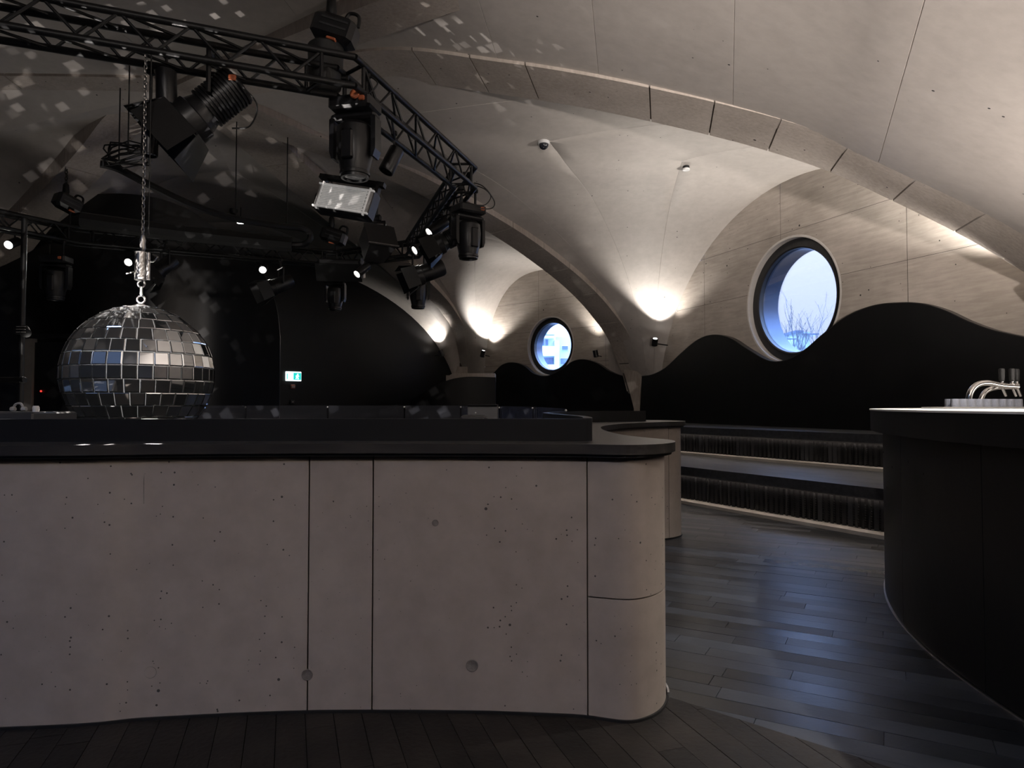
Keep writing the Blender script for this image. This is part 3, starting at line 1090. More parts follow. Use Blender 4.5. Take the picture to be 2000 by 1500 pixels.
# indices of the vertical joints
def idx_px(px, lo=0, hi=None):
    hi = hi or len(base_curve)
    best = min(range(lo, hi), key=lambda i: abs(project(base_curve[i])[0] - px))
    return best
nose_i = max(range(len(base_curve)), key=lambda i: base_curve[i].x if base_curve[i].y < 3.2 else -9)
j0 = idx_px(-600, 0, nose_i); j1 = idx_px(602, 0, nose_i); j2 = idx_px(731, 0, nose_i); j3 = idx_px(1151, 0, nose_i)
j4 = nose_i + 22
far_i = max(range(len(base_curve)), key=lambda i: base_curve[i].x)
j5 = min(range(j4, far_i), key=lambda i: abs(project(base_curve[i])[0] - 1306) if base_curve[i].y > 5.5 else 1e9)
cuts = [0, j0, j1, j2, j3, j4, j5, len(base_curve) - 1]
inner = offset_curve(base_curve, -.16)
core_o = offset_curve(base_curve, -.02)
core_i = offset_curve(base_curve, -.15)
def zl(c, z): return [V((p.x, p.y, z)) for p in c]
MB().strip(zl(core_o, .0), zl(core_o, ZC - .05), zl(core_i, ZC - .05), zl(core_i, 0)).build('counter_core', M['groove'], counter)
def cpanel(i0, i1, z0, z1):
    o = base_curve[i0:i1 + 1]; n = inner[i0:i1 + 1]
    g = .003
    o = [p.copy() for p in o]
    o[0] = o[0] + (o[1] - o[0]).normalized() * g; o[-1] = o[-1] + (o[-2] - o[-1]).normalized() * g
    return MB().strip(zl(o, z0), zl(o, z1), zl(n, z1), zl(n, z0)).build('concrete_panel', M['counterc'], counter, smooth=True)
for a, b in zip(cuts[:-1], cuts[1:]):
    if a == j3:
        cpanel(a, b, .008, .457); cpanel(a, b, .463, ZC - .045)
    else:
        cpanel(a, b, .008, ZC - .045)
# tie holes, plugged flush
def tie(px, py, r, nm='tie_hole_plug'):
    i = min(range(nose_i), key=lambda k: abs(project(base_curve[k])[0] - px))
    p = base_curve[i]
    t = (base_curve[i + 1] - base_curve[i - 1]).normalized()
    nrm = V((t.y, -t.x, 0))
    z = at(px, py, p.y).z
    c = V((at(px, py, p.y).x, p.y, z))
    MB().lathe([(-.01, r), (.0015, r), (.0025, r * .9), (.0005, r * .78), (.0005, r * .1)], c, nrm, 20).build(nm, M['plug'], counter, smooth=True)
tie(294, 1313, .024); tie(600, 1318, .022); tie(922, 1300, .024)
tie(242, 1043, .013, 'patched_mark'); tie(850, 1021, .013, 'patched_mark')
def mark(px, y0, y1, wd):
    i = min(range(nose_i), key=lambda k: abs(project(base_curve[k])[0] - px))
    p = base_curve[i]
    t = (base_curve[i + 1] - base_curve[i - 1]).normalized(); nr = V((t.y, -t.x, 0))
    a, b = at(px, y0, p.y), at(px, y1, p.y)
    MB().prism([a - t * wd, a + t * wd, b + t * wd * .4, b - t * wd * .4], nr * .0005).build('joint_mark', M['plug'], counter)
mark(281, 897, 984, .0022)
# metal skirting bead at the foot
sk = offset_curve(base_curve, .008)
MB().strip(zl(sk, .0), zl(sk, .01), zl(offset_curve(base_curve, -.01), .01), zl(offset_curve(base_curve, -.01), 0)).build('skirting_bead', M['metalblack'], counter)
seg = slice(nose_i - 6, nose_i + 8)
sk2 = offset_curve(base_curve, .014)[seg]; sk3 = offset_curve(base_curve, .006)[seg]
MB().strip(zl(sk2, .0), zl(sk2, .022), zl(sk3, .022), zl(sk3, 0)).build('nose_bead', M['alu'], counter)
# worktop
edge = offset_curve(base_curve, .045)
up_near = catmull([V((x, y, 0)) for x, y in ((-6.0, 2.62), (-4.2, 2.69), (-1.9, 2.79), (-1.0, 2.86), (-.2, 2.87), (.313, 2.85))], 6)
up_far = catmull([V((x, y, 0)) for x, y in ((.335, 2.86), (.36, 3.1), (.365, 3.5), (.31, 4.0), (.265, 4.5), (.27, 5.0), (.40, 5.5), (.70, 5.95), (1.0, 6.2), (1.25, 6.38))], 8)
back = [p + V((0, .16, 0)) for p in up_near[:-6]] + [V((.1, 3.05, 0))] + [p + V((-.14, .05, 0)) for p in up_far[8:-8]] + [V((1.15, 6.62, 0))]
poly = [(p.x, p.y, ZC - .038) for p in edge] + [(p.x, p.y, ZC - .038) for p in reversed(back)]
MB().prism(poly, (0, 0, .038)).build('worktop', M['worktop'], counter)
e2 = offset_curve(base_curve, .03)
MB().strip(zl(e2, ZC - .05), zl(e2, ZC - .037), zl(inner, ZC - .037), zl(inner, ZC - .05)).build('shadow_gap_trim', M['metalblack'], counter)
def upstand(c, zt, t=.04):
    cc = c
    o = offset_curve(cc, -t)
    return MB().strip(zl(cc, ZC), zl(cc, zt), zl(o, zt), zl(o, ZC)).build('upstand', M['black'], counter, smooth=True)
upstand(up_near, 1.142)
upstand(up_far, 1.145)

# ------------------------------------------------------------------ bar on the right
BC = V((6.2, 2.5, 0)); BR = 4.26
def arc(r, z, a0, a1, n=70):
    return [V((BC.x - r * math.cos(R(a0 + (a1 - a0) * i / n)), BC.y + r * math.sin(R(a0 + (a1 - a0) * i / n)), z)) for i in range(n + 1)]
print('bar base check', [project(p) for p in arc(BR, 0, 0, 40, 8)])
bar = thing('bar_counter', (BC.x - BR, BC.y, 0), 'curved black bar with a brightly lit white top at the right', 'bar')
BA0, BA1 = -32, 66
ZB = 1.175
def arcsolid(ro, ri, z0, z1, name, m, a0=BA0, a1=BA1, n=70):
    return MB().strip(arc(ro, z0, a0, a1, n), arc(ro, z1, a0, a1, n), arc(ri, z1, a0, a1, n), arc(ri, z0, a0, a1, n)).build(name, m, bar, smooth=True)
k = 8
for i in range(k):
    a = BA0 + (BA1 - BA0) * i / k; b = BA0 + (BA1 - BA0) * (i + 1) / k
    arcsolid(BR, BR - .06, .012, ZB - .14, 'front_panel', M['black'], a + .03, b - .03, 14)
arcsolid(BR - .03, BR - .1, 0.0, ZB - .03, 'bar_carcass', M['metalblack'])
arcsolid(BR + .07, BR - .03, ZB - .135, ZB - .009, 'counter_band', M['black'])
arcsolid(BR + .075, BR - 1.35, ZB - .009, ZB, 'bar_top', M['bartop'])
arcsolid(BR - 1.2, BR - 1.3, 0, ZB - .024, 'rear_panel', M['metalblack'])
arcsolid(BR + .008, BR - .004, 0, .007, 'base_bead', M['alu'])
# small fixing screws on the front
for an, z in ((12, .86), (15, .9), (18, .62), (20, .84), (23, .7), (26, .9), (8, .5)):
    p = arc(BR, z, an, an + 1, 1)[0]
    nr = (p - V((BC.x, BC.y, z))).normalized()
    MB().cyl(p - nr * .004, p + nr * .003, .006, n=8).build('screw', M['metalblack'], bar)

# beer tap column
tp = at(1902, 790, 5.15)
tap = thing('beer_tap', (tp.x, tp.y, ZB), 'chrome swan-neck beer tap with black handles on the white bar top', 'beer tap')
def lx(px, py, Y=5.0): return at(px, py, Y)
def arch_pts(pix, Y): return catmull([lx(px, py, Y) for px, py in pix], 6)
c1_ = arch_pts([(1893, 797), (1892, 780), (1897, 763), (1910, 751), (1930, 748), (1958, 753), (1988, 755)], 5.15)
MB().tube(c1_, .022, 12).build('swan_neck', M['chrome'], tap, smooth=True)
c2_ = arch_pts([(1914, 797), (1916, 780), (1926, 764), (1945, 757), (1965, 756), (1985, 756)], 5.27)
MB().tube(c2_, .018, 12).build('swan_neck', M['chrome'], tap, smooth=True)
fl = V((tp.x + .0, tp.y + .04, ZB))
MB().lathe([(0, .06), (.012, .06), (.018, .05), (.02, .03)], V((c1_[0].x + .03, 5.2, ZB)), (0, 0, 1), 24).build('base_flange', M['chrome'], tap, smooth=True)
for px, Y in ((1957, 5.15), (1977, 5.15), (1986, 5.27)):
    b = lx(px, 755, Y)
    t = MB()
    t.lathe([(0, .018), (.018, .02), (.026, .014), (.036, .012), (.04, .014)], b, (0, 0, 1), 14)
    f = t.build('tap_valve', M['chrome'], tap, smooth=True)
    MB().lathe([(.035, .010), (.042, .017), (.06, .019), (.12, .021), (.134, .019), (.137, .010)], b, (0, 0, 1), 12).build('tap_handle', M['rubber'], tap, smooth=True)
    e = lx(px + 8, 774, Y)
    MB().cyl(b, e, .011, .009, 12).build('spout', M['chrome'], tap, smooth=True)

# rows of upside-down tumblers on a tray
tr0 = at(1860, 797, 4.75)
tray = thing('drip_tray', (tr0.x + .45, 4.72, ZB), 'flat grey drip tray under the rows of tumblers', 'tray')
tdir = V((1, .25, 0)).normalized(); tn = V((-tdir.y, tdir.x, 0))
def tray_xy(u, v): return V((at(1858, 797, 4.72).x, 4.72, 0)) + tdir * u + tn * v
g = [tray_xy(-.12, -.05), tray_xy(.68, -.05), tray_xy(.68, .13), tray_xy(-.12, .13)]
MB().prism([(p.x, p.y, ZB) for p in g], (0, 0, .006)).build('tray_plate', M['steel'], tray)
rim = [V((p.x, p.y, ZB + .008)) for p in g]
MB().tube(rim, .004, 6, closed=True).build('tray_rim', M['chrome'], tray)
tum = None
ORD = ['first', 'second', 'third', 'fourth', 'fifth', 'sixth', 'seventh', 'eighth', 'ninth']
for row in range(2):
    for i in range(9):
        p = tray_xy(.03 + i * .068 + .03 * (row % 2), row * .075 - .005)
        lab = 'upside-down clear tumbler, %s from the left in the %s row on the bar tray' % (ORD[i], 'front' if row == 0 else 'back')
        if tum is None:
            root = thing('tumbler', (p.x, p.y, ZB + .0075), lab, 'glass', 'tumblers on the bar tray')
            prof = [(.0, .033), (.05, .030), (.06, .029), (.06, .0265), (.05, .0275), (.001, .0305)]
            MB().lathe(prof, (0, 0, 0), (0, 0, 1), 14, caps=False).build('glass_wall', M['tumbler'], root, smooth=True, local=True)
            MB().lathe([(.054, .0265), (.060, .0275)], (0, 0, 0), (0, 0, 1), 14).build('thick_base', M['tumbler'], root, smooth=True, local=True)
            tum = root
        else:
            r = tum.copy(); COL.objects.link(r); r.location = (p.x, p.y, ZB + .0075); r['label'] = lab
            for ch in tum.children:
                c = ch.copy(); COL.objects.link(c); c.parent = r

# ------------------------------------------------------------------ lighting truss
TS = .864                      # the rig hangs this much nearer than first surveyed
ZT = 1.2 + 2.72 * TS
HS = .12 * TS
tc_ = [onz(675, 150, ZT), onz(908, 347, ZT), onz(806, 487, ZT), onz(655, 507, ZT), onz(150, 462, ZT)]
nl = onz(0, 30, ZT)
dnear = (nl - tc_[0]).normalized()
c0_ = tc_[0] + dnear * 4.4
c6_ = tc_[4] + (onz(0, 431, ZT) - tc_[4]).normalized() * 2.6
ring = [c0_] + tc_ + [c6_]
print('truss', [tuple(round(q, 2) for q in p) for p in ring])
truss = thing('lighting_truss', (tc_[0].x, tc_[0].y, ZT), 'black polygonal box truss ring hung under the vaults with lamps', 'truss')
nring = len(ring)
def corner_dirs(i):
    p = ring[i]; a = ring[i - 1]; b = ring[(i + 1) % nring]
    d0 = (p - a).normalized(); d1 = (b - p).normalized()
    n0 = V((d0.y, -d0.x, 0)); n1 = V((d1.y, -d1.x, 0))
    m = (n0 + n1).normalized()
    return m / max(.5, m.dot(n0))
unit_cyl = {}
def rod(a, b, r, name, m=None, n=8):
    key = (name, n)
    if key not in unit_cyl:
        unit_cyl[key] = MB().cyl((0, 0, 0), (0, 0, 1), 1, n=n).mesh(name, m or M['metalblack'], smooth=True)
    o = bpy.data.objects.new(name, unit_cyl[key])
    d = V(b) - V(a)
    o.rotation_mode = 'QUATERNION'
    o.location = a
    o.scale = (r, r, d.length)
    o.rotation_quaternion = V((0, 0, 1)).rotation_difference(d)
    link(o, truss)
    return o
for i in range(nring):
    j = (i + 1) % nring
    a, b = ring[i], ring[j]
    ma, mb_ = corner_dirs(i), corner_dirs(j)
    ch = {}
    for so in (1, -1):
        for sz in (1, -1):
            pa = a + ma * (HS * so) + V((0, 0, HS * sz)); pb = b + mb_ * (HS * so) + V((0, 0, HS * sz))
            ch[(so, sz)] = (pa, pb)
            if i == nring - 1: continue
            rod(pa, pb, .024, 'chord', n=10)
    if i == nring - 1:
        continue
    ln = (b - a).length
    nb = max(3, round(ln / .42))
    def fp(key, t): return ch[key][0].lerp(ch[key][1], t)
    t0, t1 = .05, .95
    for q in range(nb):
        u = t0 + (t1 - t0) * q / nb; v = t0 + (t1 - t0) * (q + 1) / nb; mid = (u + v) / 2
        rod(fp((1, 1), u), fp((1, -1), mid), .010, 'brace'); rod(fp((1, -1), mid), fp((1, 1), v), .010, 'brace')
        rod(fp((-1, -1), u), fp((-1, 1), mid), .010, 'brace'); rod(fp((-1, 1), mid), fp((-1, -1), v), .010, 'brace')
        rod(fp((1, 1), u), fp((-1, 1), v), .010, 'brace')
        rod(fp((1, -1), u), fp((-1, -1), v), .010, 'brace')
    for t in (t0, t1):
        rod(fp((1, 1), t), fp((1, -1), t), .014, 'end_post'); rod(fp((-1, 1), t), fp((-1, -1), t), .014, 'end_post')
        rod(fp((1, 1), t), fp((-1, 1), t), .014, 'end_post'); rod(fp((1, -1), t), fp((-1, -1), t), .014, 'end_post')

# ------------------------------------------------------------------ fixtures
def tat(px, py, Y):
    return at(px, py, Y * TS)

def rotm(pan=0, tilt=0):
    return Matrix.Rotation(pan, 3, 'Z') @ Matrix.Rotation(tilt, 3, 'X')

def clamp_part(root, p, up, m='metalblack'):
    """half coupler between a fixture's top p and the chord above it"""
    mb = MB()
    q = V(p) + V((0, 0, up))
    mb.cyl(p, q, .014, n=8)
    mb.box(q, (.06, .05, .05), bevel=.012)
    return mb.build('clamp', M[m], root)

def moving_head(base, pan, label, s=1.0, up=.12, tilt=0.0, lens_cat='moving light', conn=True):
    """hangs from base (top of its base box), head pointing down, tilted about the yoke axis"""
    s *= TS; up *= TS
    b = V(base)
    root = thing('moving_head', b, label, 'stage light')
    Z = Matrix.Rotation(pan, 3, 'Z')
    def P(x, y, z): return b + Z @ V((x * s, y * s, z * s))
    clamp_part(root, P(-.1, 0, 0), up); clamp_part(root, P(.1, 0, 0), up)
    m4 = Z.to_4x4()
    MB().box(P(0, 0, -.055), (.37 * s, .27 * s, .11 * s), m4, bevel=.02 * s).build('base', M['plasticblack'], root)
    y = MB()
    y.box(P(0, 0, -.15), (.40 * s, .13 * s, .06 * s), m4, bevel=.02 * s)
    for q in (-1, 1):
        pts = [(q * .15, -.13), (q * .205, -.17), (q * .205, -.44), (q * .185, -.50), (q * .165, -.50), (q * .165, -.19)]
        pl = [P(x, -.06, z) for x, z in pts]
        y.prism(pl, Z @ V((0, .12 * s, 0)))
    y.build('yoke', M['plasticblack'], root)
    if conn:
        MB().box(P(.12, -.14, -.05), (.05 * s, .03 * s, .04 * s), m4, bevel=.006).build('connector', M['orange'], root)
    hc = P(0, 0, -.40)
    ax = Z @ (Matrix.Rotation(tilt, 3, 'X') @ V((0, 0, -1)))
    prof = [(-.20, .07), (-.195, .11), (-.16, .145), (-.05, .155), (.06, .148), (.16, .128), (.205, .118), (.21, .124), (.235, .124), (.24, .115), (.262, .113), (.262, .095), (.25, .09)]
    MB().lathe([(h * s, r * s) for h, r in prof], hc, ax, 24).build('head', M['plasticblack'], root, smooth=True)
    MB().lathe([(.248 * s, .092 * s), (.254 * s, .08 * s), (.258 * s, .03 * s)], hc, ax, 20).build('lens', M['lensoff'], root, smooth=True)
    MB().box(hc + Z @ V((0, -.15 * s, -.02 * s)), (.10 * s, .03 * s, .24 * s), m4, bevel=.012).build('head_cover', M['plasticblack'], root)
    return root

def barn_door_lamp(center, aim, label, s=1.0, up=None, fins=True, doors=True, yoke=True, lit=False, twist=0.0, cat='stage light', door_m='metalblack', tag_orange=False, L_=.36, r_=.11):
    s *= TS
    c = V(center); a = V(aim).normalized()
    root = thing('barn_door_lamp', c, label, cat)
    u = V((0, 0, 1)).cross(a)
    u = u.normalized() if u.length > .01 else V((1, 0, 0))
    v = a.cross(u).normalized()
    if twist:
        q = Quaternion(a, twist); u = q @ u; v = q @ v
    prof = [(-.5 * L_ * s, r_ * .55 * s), (-.48 * L_ * s, r_ * .9 * s)]
    if fins:
        n = 11
        for i in range(n):
            h = (-.45 + .62 * i / n) * L_ * s
            prof += [(h, r_ * 1.0 * s), (h + .028 * L_ * s, r_ * 1.0 * s), (h + .032 * L_ * s, r_ * .86 * s), (h + .05 * L_ * s, r_ * .86 * s)]
    else:
        prof += [(-.40 * L_ * s, r_ * s), (.2 * L_ * s, r_ * s)]
    prof += [(.3 * L_ * s, r_ * 1.0 * s), (.32 * L_ * s, r_ * 1.12 * s), (.46 * L_ * s, r_ * 1.15 * s), (.5 * L_ * s, r_ * 1.15 * s), (.5 * L_ * s, r_ * .95 * s), (.46 * L_ * s, r_ * .9 * s)]
    MB().lathe(prof, c, a, 22).build('lamp_body', M['plasticblack'], root, smooth=True)
    MB().lathe([(.46 * L_ * s, r_ * .92 * s), (.475 * L_ * s, r_ * .6 * s), (.48 * L_ * s, r_ * .1 * s)], c, a, 20).build('lens', M['lensw'] if lit else M['lensoff'], root, smooth=True)
    if doors:
        f = c + a * (.51 * L_ * s)
        hw = r_ * 1.12 * s; dl = r_ * 1.75 * s
        for du, dv, op in ((u, v, .35), (-u, v, .4), (v, u, .25), (-v, u, .3)):
            big = dv is u
            b0 = f + du * hw - dv * (hw * .95); b1 = f + du * hw + dv * (hw * .95)
            dr = (a * math.cos(op) + du * math.sin(op)) * dl
            sp = hw * (.55 if big else .1)
            p2 = b1 + dr + dv * sp; p3 = b0 + dr - dv * sp
            nn = (b1 - b0).cross(dr).normalized() * .004
            MB().prism([b0, b1, p2, p3], nn).build('barn_door', M[door_m], root)
    if yoke:
        y = MB()
        top = c + V((0, 0, 1)) * (r_ * 2.1 * s)
        for q in (-1, 1):
            e = c + u * (q * r_ * 1.22 * s); t = top + u * (q * r_ * 1.22 * s)
            y.tube([e, t], .010 * s + .004, 6)
        y.tube([top - u * (r_ * 1.22 * s), top + u * (r_ * 1.22 * s)], .010 * s + .004, 6)
        y.build('yoke', M['metalblack'], root)
        clamp_part(root, top, up if up is not None else .08)
    if tag_orange:
        q = c - a * (.42 * L_ * s) + u * (r_ * .95 * s)
        MB().box(q, (.05, .02, .04), bevel=.004).build('safety_tag', M['orange'], root)
    return root

def can_spot(center, aim, label, r=.05, ln=.2, lit=False, up=.1, group=None, power=0.0, angle=60, name='cylinder_spot', cat='spotlight', top=None):
    r *= TS; ln *= TS; up *= TS
    c = V(center); a = V(aim).normalized()
    root = thing(name, c, label, cat, group)
    MB().lathe([(-ln / 2, r * .8), (-ln / 2 + .01, r), (ln / 2 - .004, r), (ln / 2, r * .97), (ln / 2, r * .86), (ln / 2 - .02, r * .82)], c, a, 20).build('lamp_body', M['plasticblack'], root, smooth=True)
    MB().lathe([(ln / 2 - .02, r * .84), (ln / 2 - .008, r * .7), (ln / 2 - .005, r * .2)], c, a, 18).build('lens', M['lensw'] if lit else M['lensoff'], root, smooth=True)
    if top is None: top = c - a * (ln * .2) + V((0, 0, up))
    top = V(top)
    MB().tube([c - a * (ln * .2), top], .010, 6).build('bracket', M['metalblack'], root)
    MB().box(top, (.05, .05, .04), bevel=.008).build('clamp', M['metalblack'], root)
    if power:
        add_light('lamp_beam', 'SPOT', c + a * (ln / 2 + .02), power, WARM, aim=a, parent=root, spot_size=R(angle), spot_blend=.5, shadow_soft_size=.03)
    return root

def dangling(root, pts, r=.006, name='cable'):
    pts = [pts[0]] + [pts[0] + (q - pts[0]) * TS for q in pts[1:]]
    return MB().tube(catmull(pts, 8), r, 6).build(name, M['rubber'], root, smooth=True)

# moving head under the near corner
p = tat(694, 196, 5.75)
mh1 = moving_head(p, R(-12), 'large moving head lamp hanging under the near truss corner above the white-fronted panel', 1.02, up=.2)
dangling(mh1, [p + V((.1, -.1, -.02)), p + V((.2, -.12, .08)), p + V((.12, 0, .2))])
MB().lathe([(0, .03), (.008, .036), (.016, .03)], p + V((.03, -.16, -.02)), (0, 1, 0), 14).build('cable_ring', M['orange'], mh1)
# cylinder lamp by the second segment
p = tat(765, 313, 6.6)
can_spot(p, (-.42, -.18, -.95), 'unlit black cylinder lamp hanging under the right truss arm', r=.075, ln=.27, up=.22)
p = tat(325, 172, 5.15)
can_spot(p, (.06, -.05, -1), 'black cylinder lamp hung straight down beside the ribbed barn-door lamp', r=.075, ln=.28, up=.2)
# big barn-door lamp on the near arm
p = tat(418, 202, 5.3)
bd1 = barn_door_lamp(p, (-.72, -.15, -.68), 'large ribbed lamp with wide barn doors and orange tag on the near truss arm', 1.45, up=.02, tag_orange=True)
dangling(bd1, [p + V((.2, -.1, .1)), p + V((.33, -.05, -.05)), p + V((.26, 0, -.2)), p + V((.12, 0, -.22))])
p = tat(293, 262, 5.2)
can_spot(p, (0, -.03, -1), 'black cylinder lamp hanging left of the barn doors above the mirror ball chain', r=.06, ln=.34, up=.42)

# white honeycomb panel under the corner
p = tat(671, 388, 6.0)
pan = thing('strobe_panel', p, 'white honeycomb-fronted strobe panel hanging below the near truss corner', 'stage light')
zr = Matrix.Rotation(R(-14), 4, 'Z') @ Matrix.Rotation(R(12), 4, 'Y') @ Matrix.Rotation(R(-12), 4, 'X')
def PL(x, y, z): return V(p) + zr.to_3x3() @ V((x, y, z)) * TS
MB().box(PL(0, .07, 0), (.47, .13, .225), zr, bevel=.012).build('housing', M['plasticblack'], pan)
MB().box(PL(0, -.002, 0), (.455, .012, .205), zr).build('front_plate', M['gridback'], pan)
hc = MB()
nx, nz = 30, 13
for i in range(nx):
    for j in range(nz):
        x = -.218 + .436 * (i + .5 * (j % 2)) / nx; z = -.096 + .192 * j / (nz - 1)
        hc.box(PL(x, -.011, z), (.0125, .008, .009), zr)
tag(hc.build('honeycomb_cells', M['grid'], pan), kind='stuff')
fr = MB()
for a, b in ((-1, -1), (-1, 1)):
    pass
for z in (-.108, .108): fr.box(PL(0, -.008, z), (.47, .02, .012), zr)
for x in (-.232, .232): fr.box(PL(x, -.008, 0), (.012, .02, .225), zr)
fr.build('front_rim', M['grid'], pan)
br = MB()
br.box(PL(-.02, .08, .215), (.56, .05, .035), zr)
for x in (-.28, .25): br.box(PL(x, .08, .11), (.03, .05, .22), zr)
br.build('bracket', M['metalblack'], pan)
MB().cyl(PL(-.3, .08, .0), PL(-.23, .08, 0), .05, n=14).build('tilt_knob', M['plasticblack'], pan)
q = PL(-.02, .08, .23)
MB().cyl(q, (q.x + .0, q.y - .02, ZT - .13), .016, n=8).build('drop_rod', M['metalblack'], pan)

# wedge loudspeaker on its drop pole
p = tat(735, 476, 8.3)
spk = thing('loudspeaker', p, 'dark wedge loudspeaker hanging on a long thin pole from the truss arm', 'loudspeaker')
zr2 = Matrix.Rotation(R(35), 4, 'Z') @ Matrix.Rotation(R(-28), 4, 'X')
def PS(x, y, z): return V(p) + zr2.to_3x3() @ V((x, y, z)) * TS
prof = [(-.17, -.16), (.17, -.16), (.13, .17), (-.13, .17)]
MB().prism([PS(x, y, -.15) for x, y in prof], zr2.to_3x3() @ V((0, 0, .28))).build('cabinet', M['darkbox'], spk)
MB().box(PS(0, -.168, -.01), (.335, .012, .275), zr2).build('front_grille', M['plasticblack'], spk)
MB().box(PS(0, -.176, -.15), (.34, .014, .01), zr2).build('grille_edge', M['steel'], spk)
br = MB()
for x in (-.09, .09): br.box(V(p) + V((x, .0, .13)), (.02, .05, .2))
br.box(V(p) + V((0, 0, .23)), (.2, .05, .02))
br.box(V(p) + V((0, 0, .27)), (.11, .05, .08), bevel=.02)
br.build('bracket', M['metalblack'], spk)
tp_ = tat(738, 236, 8.3)
MB().cyl(V(p) + V((0, 0, .27)), (p.x, p.y, ZT - .1), .018, n=8).build('drop_pole', M['metalblack'], spk)

# chain hoists: body, hook, handle, chain, chain bag
def chain(mb, a, b, link_l=.05, r=.007, w=.014):
    a, b = V(a), V(b)
    n = max(2, int((b - a).length / (link_l * .72)))
    for i in range(n):
        c = a.lerp(b, (i + .5) / n)
        pts = []
        for k in range(8):
            an = 2 * math.pi * k / 8
            x = w * math.cos(an); z = link_l / 2 * math.sin(an)
            pts.append(c + (V((x, 0, z)) if i % 2 else V((0, x, z))))
        mb.tube(pts, r * .6, 4, closed=True)
def hoist(p, label, ceil_z, s=1.0, bag=True, pan=0.0, chain_r=.007, drop=True):
    p = V(p)
    root = thing('chain_hoist', p, label, 'chain hoist')
    m4 = Matrix.Rotation(pan, 4, 'Z') @ Matrix.Rotation(R(18), 4, 'Y')
    mm = m4.to_3x3()
    MB().box(p, (.32 * s, .2 * s, .19 * s), m4, bevel=.035 * s).build('motor_body', M['plasticblack'], root)
    v = MB()
    for i in range(2): v.box(p + mm @ V((.01 * s, -.102 * s, (.04 - .05 * i) * s)), (.2 * s, .006, .014 * s), m4)
    v.build('vent_slot', M['darkbox'], root)
    MB().tube(catmull([p + mm @ V((.04 * s, 0, .09 * s)), p + mm @ V((.06 * s, 0, .16 * s)), p + mm @ V((.13 * s, 0, .16 * s)), p + mm @ V((.15 * s, 0, .08 * s))], 5), .014 * s, 6).build('carry_handle', M['metalblack'], root, smooth=True)
    MB().box(p + mm @ V((.03 * s, -.1 * s, -.105 * s)), (.07 * s, .04, .02), m4, bevel=.004).build('connector', M['orange'], root)
    ch = MB()
    chain(ch, p + V((-.03 * s, 0, .1 * s)), (p.x - .03 * s, p.y, ceil_z), link_l=.06, w=.018, r=.009)
    tag(ch.build('chain', M['metalblack'], root), kind='stuff')
    MB().lathe([(0, .028 * s), (.05 * s, .04 * s), (.14 * s, .034 * s), (.16 * s, .02 * s)], p + V((-.03 * s, 0, .1 * s)), (0, 0, 1), 12).build('chain_guide', M['metalblack'], root, smooth=True)
    if bag:
        b = p + V((-.07 * s, 0, -.1 * s))
        MB().lathe([(0, .11 * s), (-.02 * s, .13 * s), (-.2 * s, .125 * s), (-.32 * s, .115 * s), (-.36 * s, .08 * s), (-.365 * s, .01)], b, (0, 0, 1), 20).build('chain_bag', M['rubber'], root, smooth=True)
    MB().cyl(p + V((.03 * s, 0, -.1 * s)), (p.x + .03 * s, p.y, ZT + .08), .014, n=8).build('lower_hook', M['metalblack'], root)
    return root
p = tat(655, 62, 5.75)
hoist(p, 'chain hoist with black chain bag above the near truss corner', 5.15, 1.0)
p = tat(652, 462, 12.7)
hoist(p, 'chain hoist at the far truss corner above the flat panel lamp', 5.0, 1.25, bag=False)
p = tat(133, 398, 10.9)
hoist(p, 'chain hoist at the far left truss corner beside the rib', 4.6, 1.1, bag=False, pan=1.0)

# lamps on the right-hand far arm
p = tat(915, 402, 8.35)
mh2 = moving_head(p, R(35), 'moving head lamp hanging at the right truss corner with loose cables', 1.0, up=.2)
dangling(mh2, [p + V((.1, -.1, -.02)), p + V((.2, -.05, .0)), p + V((.26, 0, .12)), p + V((.16, .02, .25)), p + V((.05, .05, .3))])
dangling(mh2, [p + V((.12, -.1, -.06)), p + V((.27, -.05, -.04)), p + V((.3, 0, .06)), p + V((.2, .0, .2)), p + V((.05, .05, .28))])
p = tat(855, 443, 9.4)
can_spot(p, (-.55, -.35, -.5), 'lit cylinder spot on the right truss arm, upper of the two', r=.075, ln=.34, lit=True, up=.18, power=LW['truss'])
p = tat(826, 480, 10.4)
can_spot(p, (-.55, -.35, -.42), 'lit cylinder spot on the right truss arm, lower of the two', r=.075, ln=.34, lit=True, up=.2, power=LW['truss'])
p = tat(880, 466, 9.2)
barn_door_lamp(p, (-.75, -.1, -.42), 'ribbed barn-door lamp on the right truss arm behind the corner moving head', 1.15, up=.12)
p = tat(840, 530, 9.9)
barn_door_lamp(p, (-.8, -.25, -.36), 'smooth barn-door lamp below the right truss arm with one bright flap', 1.2, fins=False, up=.2)
p = tat(817, 530, 11.4)
moving_head(p, R(10), 'small moving head pointing down below the right truss arm', .95, up=.3)
p = tat(708, 527, 11.3)
can_spot(p, (-.5, -.6, -.62), 'lit cylinder spot under the far truss at its right corner', r=.07, ln=.3, lit=True, up=.16, power=LW['truss'])

